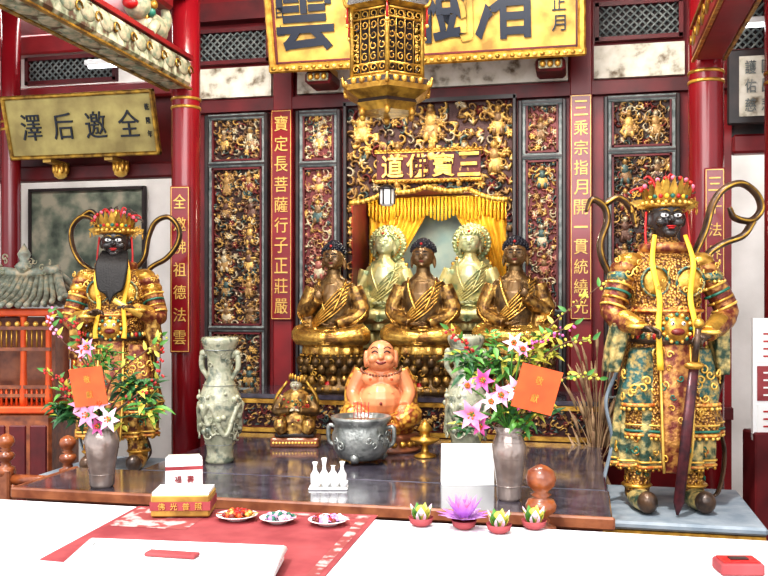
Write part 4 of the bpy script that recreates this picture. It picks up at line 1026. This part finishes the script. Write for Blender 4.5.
for px in(383,469):
    p=W(px,300,6.85); zs=W(px,331,6.85).z
    b=B(); b.lathe([(.2,0),(.22,.02),(.18,.05),(.19,.06),(.19,zs-nz0)],(0,0,0),JADE,n=32,sy=.7)
    for k in range(16): a=k*PI/8; b.ell((.19*math.cos(a),.14*math.sin(a),(zs-nz0)*.6),(.028,.028,(zs-nz0)*.4),JADE,n=8,k=6)
    b.build('gilt_lotus_seat',(p.x,6.92,nz0))
    buddha('haloed_buddha_statue',(p.x,6.92,zs+.064),.99,JADE,JADES,JADE,JADE,0,halo=JHALO,voxel=.008)

def budai(loc,sc):
    f=B();d=B()
    f.loft([(0,0,0,.23,.18,0),(.05,0,0,.24,.19,0),(.09,0,0,.21,.17,0)],BROBE,n=40,nf=8)
    f.ell((0,-.05,.23),(.155,.15,.14),SKINB); f.ell((0,-.01,.37),(.15,.11,.11),SKINB)
    for g in(-1,1):
        f.ell((g*.07,-.085,.385),(.07,.05,.055),SKINB); f.tube([(g*.13,.0,.42),(g*.195,-.02,.28),(g*.17,-.14,.2)],[.062,.055,.035],SKINB,sub=4)
        f.tube([(g*.15,.05,.44),(g*.205,.03,.32),(g*.205,.0,.16)],[.05,.055,.06],BROBE,sub=4)
        f.tube([(g*.1,.02,.1),(g*.2,-.1,.13),(g*.1,-.2,.08)],[.1,.095,.06],BROBE,sub=4)
        f.ell((g*.07,-.22,.05),(.04,.07,.035),SKINB)
        hand(d,(g*.17,-.14,.2),(-g*.4,-.7,-.3),(-g*.3,.2,-1),.1,SKINB,.5)
        d.ell((g*.075,-.135,.385),(.010,.01,.010),ORC,n=8,k=6)
    f.ell((0,.09,.27),(.18,.09,.2),BROBE)
    d.ell((0,-.2,.22),(.010,.01,.012),LIPS,n=8,k=6)
    for i in range(2): d.tube([(-.09,-.155,.29-.03*i),(0,-.18,.275-.03*i),(.09,-.155,.29-.03*i)],.004,SKINB,sub=4,seg=6)
    hc=Vector((0,-.05,.55)); f.ell(hc,(.1,.1,.105),SKINB); f.ell(hc+Vector((0,-.02,-.055)),(.105,.085,.06),SKINB)
    f.ell(hc+Vector((0,-.105,-.01)),(.022,.025,.02),SKINB)
    for g in(-1,1):
        f.ell(hc+Vector((g*.058,-.08,-.025)),(.035,.03,.03),SKINB); f.ell(hc+Vector((g*.107,.0,-.03)),(.018,.03,.065),SKINB)
        d.tube([hc+Vector((g*.022,-.1,.022)),hc+Vector((g*.042,-.097,.034)),hc+Vector((g*.064,-.083,.02))],.005,HAIR,sub=3,seg=6)
        d.tube([hc+Vector((g*.02,-.097,.05)),hc+Vector((g*.045,-.09,.062)),hc+Vector((g*.07,-.074,.048))],.004,HAIR,sub=3,seg=6)
    d.tube([hc+Vector((x*.045,-.107+.022*x*x,-.052+.016*x*x)) for x in(-1,-.5,0,.5,1)],[.003,.008,.010,.008,.003],LIPS,sub=3,seg=8)
    for i in range(20):
        a=PI+i*PI/19; d.ell((.14*math.cos(a),.1*math.sin(a)-.04,.45-.04*abs(math.sin(a))),.010,TWOOD,n=8,k=6)
    f.tube([(-.14,-.12,.14),(0,-.2,.115),(.14,-.12,.14)],[.02,.02,.02],GOLD,sub=4)
    d.scrolls(0,-.02,.24,.2,.04,.13,20,.022,GOLDB,88,PI,2*PI)
    fuse(f,d,'laughing_buddha_statue',.006,loc,TH,2,sc)
p=W(381,300,5.4)
b=B(); b.lathe([(.24,0),(.25,.02),(.22,.04),(.22,.07),(.24,.09),(.23,.11)],(0,0,0),TWOOD,n=40,sy=.75)
for k in range(24): a=k*PI/12; b.ell((.225*math.cos(a),.17*math.sin(a),.055),(.022,.02,.02),GOLD,n=8,k=6)
b.build('carved_wooden_stand',(p.x,p.y,ZT)); budai((p.x,p.y,ZT+.112),.86)

p=W(296,300,5.45); f=B();d=B()
d.box((0,0,.03),(.3,.22,.06),TWOOD,bev=.01); d.box((0,0,.075),(.25,.18,.03),BLACK,bev=.008)
for i in range(14): d.ell((-.13+i*.02,-.112,.03),.009,GOLDB,n=7,k=5)
f.loft([(.08,0,0,.11,.09,.05),(.16,0,0,.12,.09,.05),(.26,0,0,.09,.07,0),(.33,0,0,.08,.06,0),(.36,0,0,.03,.03,0)],BUDR,n=40,nf=9)
for g in(-1,1):
    f.tube([(g*.08,0,.31),(g*.12,-.03,.22),(g*.03,-.1,.23)],[.035,.035,.022],BUDD,sub=4); f.tube([(g*.05,0,.14),(g*.09,-.09,.14),(g*.07,-.1,.09)],[.05,.045,.03],BUDR,sub=3)
    hand(d,(g*.03,-.1,.23),(-g,-.3,.3),(0,-.5,1),.05,CREAMP,.5); d.tube([(g*.1,.03,.1),(g*.13,.04,.28),(g*.06,.05,.4)],[.012,.015,.008],LGOLD,sub=4)
f.ell((0,-.01,.385),(.034,.036,.042),CREAMP); face(d,f,(0,-.01,.385),.042,CREAMP)
f.ell((0,0,.415),(.042,.042,.025),BLACK)
for i in range(7): a=PI+(i+.5)*PI/7; d.ell((.04*math.cos(a),.04*math.sin(a),.43+.01*math.sin(i)),(.008,.008,.02),GOLD,n=7,k=5)
d.scrolls(0,0,.115,.09,.1,.3,26,.018,[GOLD,REDP,GREENP],71,PI,2*PI)
for i in range(24): a=PI*random.Random(i).uniform(1,2); z=random.Random(i+99).uniform(.12,.3); d.ell((.115*math.cos(a)*(1-z*.6),.095*math.sin(a)*(1-z*.6)-.01,z),.007,[GOLDB,REDP,GREENP][i%3],n=6,k=5)
fuse(f,d,'small_deity_statue',.004,(p.x,p.y,ZT),TH,1,1.)

p=W(590,300,5.7); b=B(); rr=random.Random(12)
b.lathe([(.07,0),(.1,.05),(.12,.35),(.09,.65),(.06,.72),(.08,.78),(.06,.78)],(0,0,0),DRYG,n=24)
for i in range(46):
    a=rr.uniform(0,6.3); q=rr.uniform(.05,.2); h=rr.uniform(.9,1.6); t=Vector((q*math.cos(a),q*.5*math.sin(a),h))
    b.tube([(0,0,.7),(t.x*.4,t.y*.4,.7+(h-.7)*.6),t],[.003,.003,.002],DRYG,sub=3,seg=5)
    b.tube([t-Vector((t.x*.3,t.y*.3,.14)),t-Vector((t.x*.1,0,.05)),t+Vector((t.x*.2,0,.03))],[.005,.012,.003],DRYG,seg=6)
b.build('dry_pampas_grass_jar',(p.x+.04,5.78,0))

p=W(22,300,5.85); b=B()
b.box((0,0,.5),(.62,.6,1.0),OWOOD,bev=.02); b.box((0,0,1.02),(.7,.66,.05),ORC,bev=.01)
for i in range(4): b.box((-.22+i*.147,-.3,.6),(.12,.02,.62),DRED,bev=.008)
for x in(-.28,-.1,.1,.28):
    for y in(-.26,.26): b.lathe([(.025,1.04),(.03,1.1),(.022,1.3),(.022,1.66),(.032,1.7)],(x,y,0),ORC,n=12)
b.box((0,.1,1.37),(.5,.3,.6),TWOOD)
for z in(1.12,1.18,1.45,1.6): b.box((0,-.27,z),(.6,.03,.025),OWOOD)
for i in range(16): b.tube([(-.27+i*.036,-.27,1.05),(-.27+i*.036,-.27,1.18)],.008,ORC,seg=6); b.tube([(-.27+i*.036,-.27,1.45),(-.27+i*.036,-.27,1.6)],.006,GOLD,seg=6)
for i in range(9): b.ell((-.26+i*.065,-.285,1.63),.02,GOLDB,n=8,k=6)
b.box((0,0,1.71),(.68,.64,.05),ORC,bev=.01)
for i in range(15):
    x=-.42+i*.06
    for sg in(-1,1): b.tube([(x*.55,0,1.98),(x*.8,sg*.2,1.83),(x,sg*.42,1.76+.05*abs(x/.42)**3)],.02,TILE,sub=3,seg=8)
b.tube([(-.26,0,2.03),(0,0,2.0),(.26,0,2.03)],.035,TILE,sub=4); b.lathe([(.04,2.0),(.07,2.05),(.03,2.09),(.05,2.14),(.003,2.22)],(0,0,0),TILE,n=16)
b.scrolls(0,0,.2,.05,2.0,2.12,14,.03,CREAMP,4,PI,2*PI)
for sx in(-1,1):
    for sy in(-1,1): b.tube([(sx*.25,0,2.0),(sx*.38,sy*.25,1.84),(sx*.5,sy*.44,1.84),(sx*.54,sy*.48,1.92)],[.028,.028,.022,.01],TILE,sub=4)
b.build('incense_pavilion',(p.x-.05,5.95,0),TH)
b=B(); b.box((0,0,.5),(.3,.2,1.0),DRED,bev=.01)
b.box((0,-.05,1.32),(.3,.03,.74),WHITEP)
for i in range(3):
    b.box((.0,-.068,1.06+i*.235),(.25,.006,.21),PAPER if i!=1 else CLOTHR)
    for j in range(4): b.box((0,-.073,.99+i*.235+j*.045),(.18,.004,.01),REDP if i!=1 else PAPER)
b.build('notice_stand',(W(768,300,5.95).x+.02,5.9,0),TH)

# ---------------- lights ----------------
w=bpy.data.worlds.new('World'); scene.world=w; w.use_nodes=True
bg=w.node_tree.nodes['Background']; bg.inputs[0].default_value=(.94,.96,1,1); bg.inputs[1].default_value=1.45
def area(name,loc,rot,size,size_y,e,col):
    l=bpy.data.lights.new(name,'AREA'); l.shape='RECTANGLE'; l.size=size; l.size_y=size_y; l.energy=e; l.color=col
    o=bpy.data.objects.new(name,l); scene.collection.objects.link(o); o.location=loc; o.rotation_euler=rot
area('courtyard_daylight',(-.8,-1.5,4.2),(math.radians(62),0,0),6,3,330,(1,.98,.96))
area('added_interior_fill',(-1.1,4.6,4.4),(math.radians(32),0,0),2.2,.4,140,(1,.94,.84))  # added warm fill above the altar, stands for no actual lamp
area('left_bay_light',(-4.4,7.0,4.3),(math.radians(10),0,0),1.5,1.,75,(1,.98,.95))
area('right_bay_light',(2.2,7.2,4.3),(math.radians(10),0,0),1.5,1.,100,(1,.98,.95))
for x in(xc-.3,xc+.3):
    l=bpy.data.lights.new('niche_lamp','POINT'); l.energy=9; l.color=(1,.93,.72); l.shadow_soft_size=.05
    o=bpy.data.objects.new('niche_lamp',l); scene.collection.objects.link(o); o.location=(x,YW+.2,nz1-.08)
s=bpy.data.lights.new('sun','SUN'); s.energy=3.2; s.angle=.03; s.color=(1,.97,.92)
o=bpy.data.objects.new('sun',s); scene.collection.objects.link(o); o.rotation_euler=(math.radians(28),math.radians(-10),0)

cam=bpy.data.cameras.new('camera'); co=bpy.data.objects.new('camera',cam); scene.collection.objects.link(co)
co.location=(0,0,EYE); co.rotation_euler=(PI/2,0,TH); cam.sensor_width=36; cam.lens=36*900/768; cam.shift_y=12/768
cam.clip_start=.05
scene.camera=co
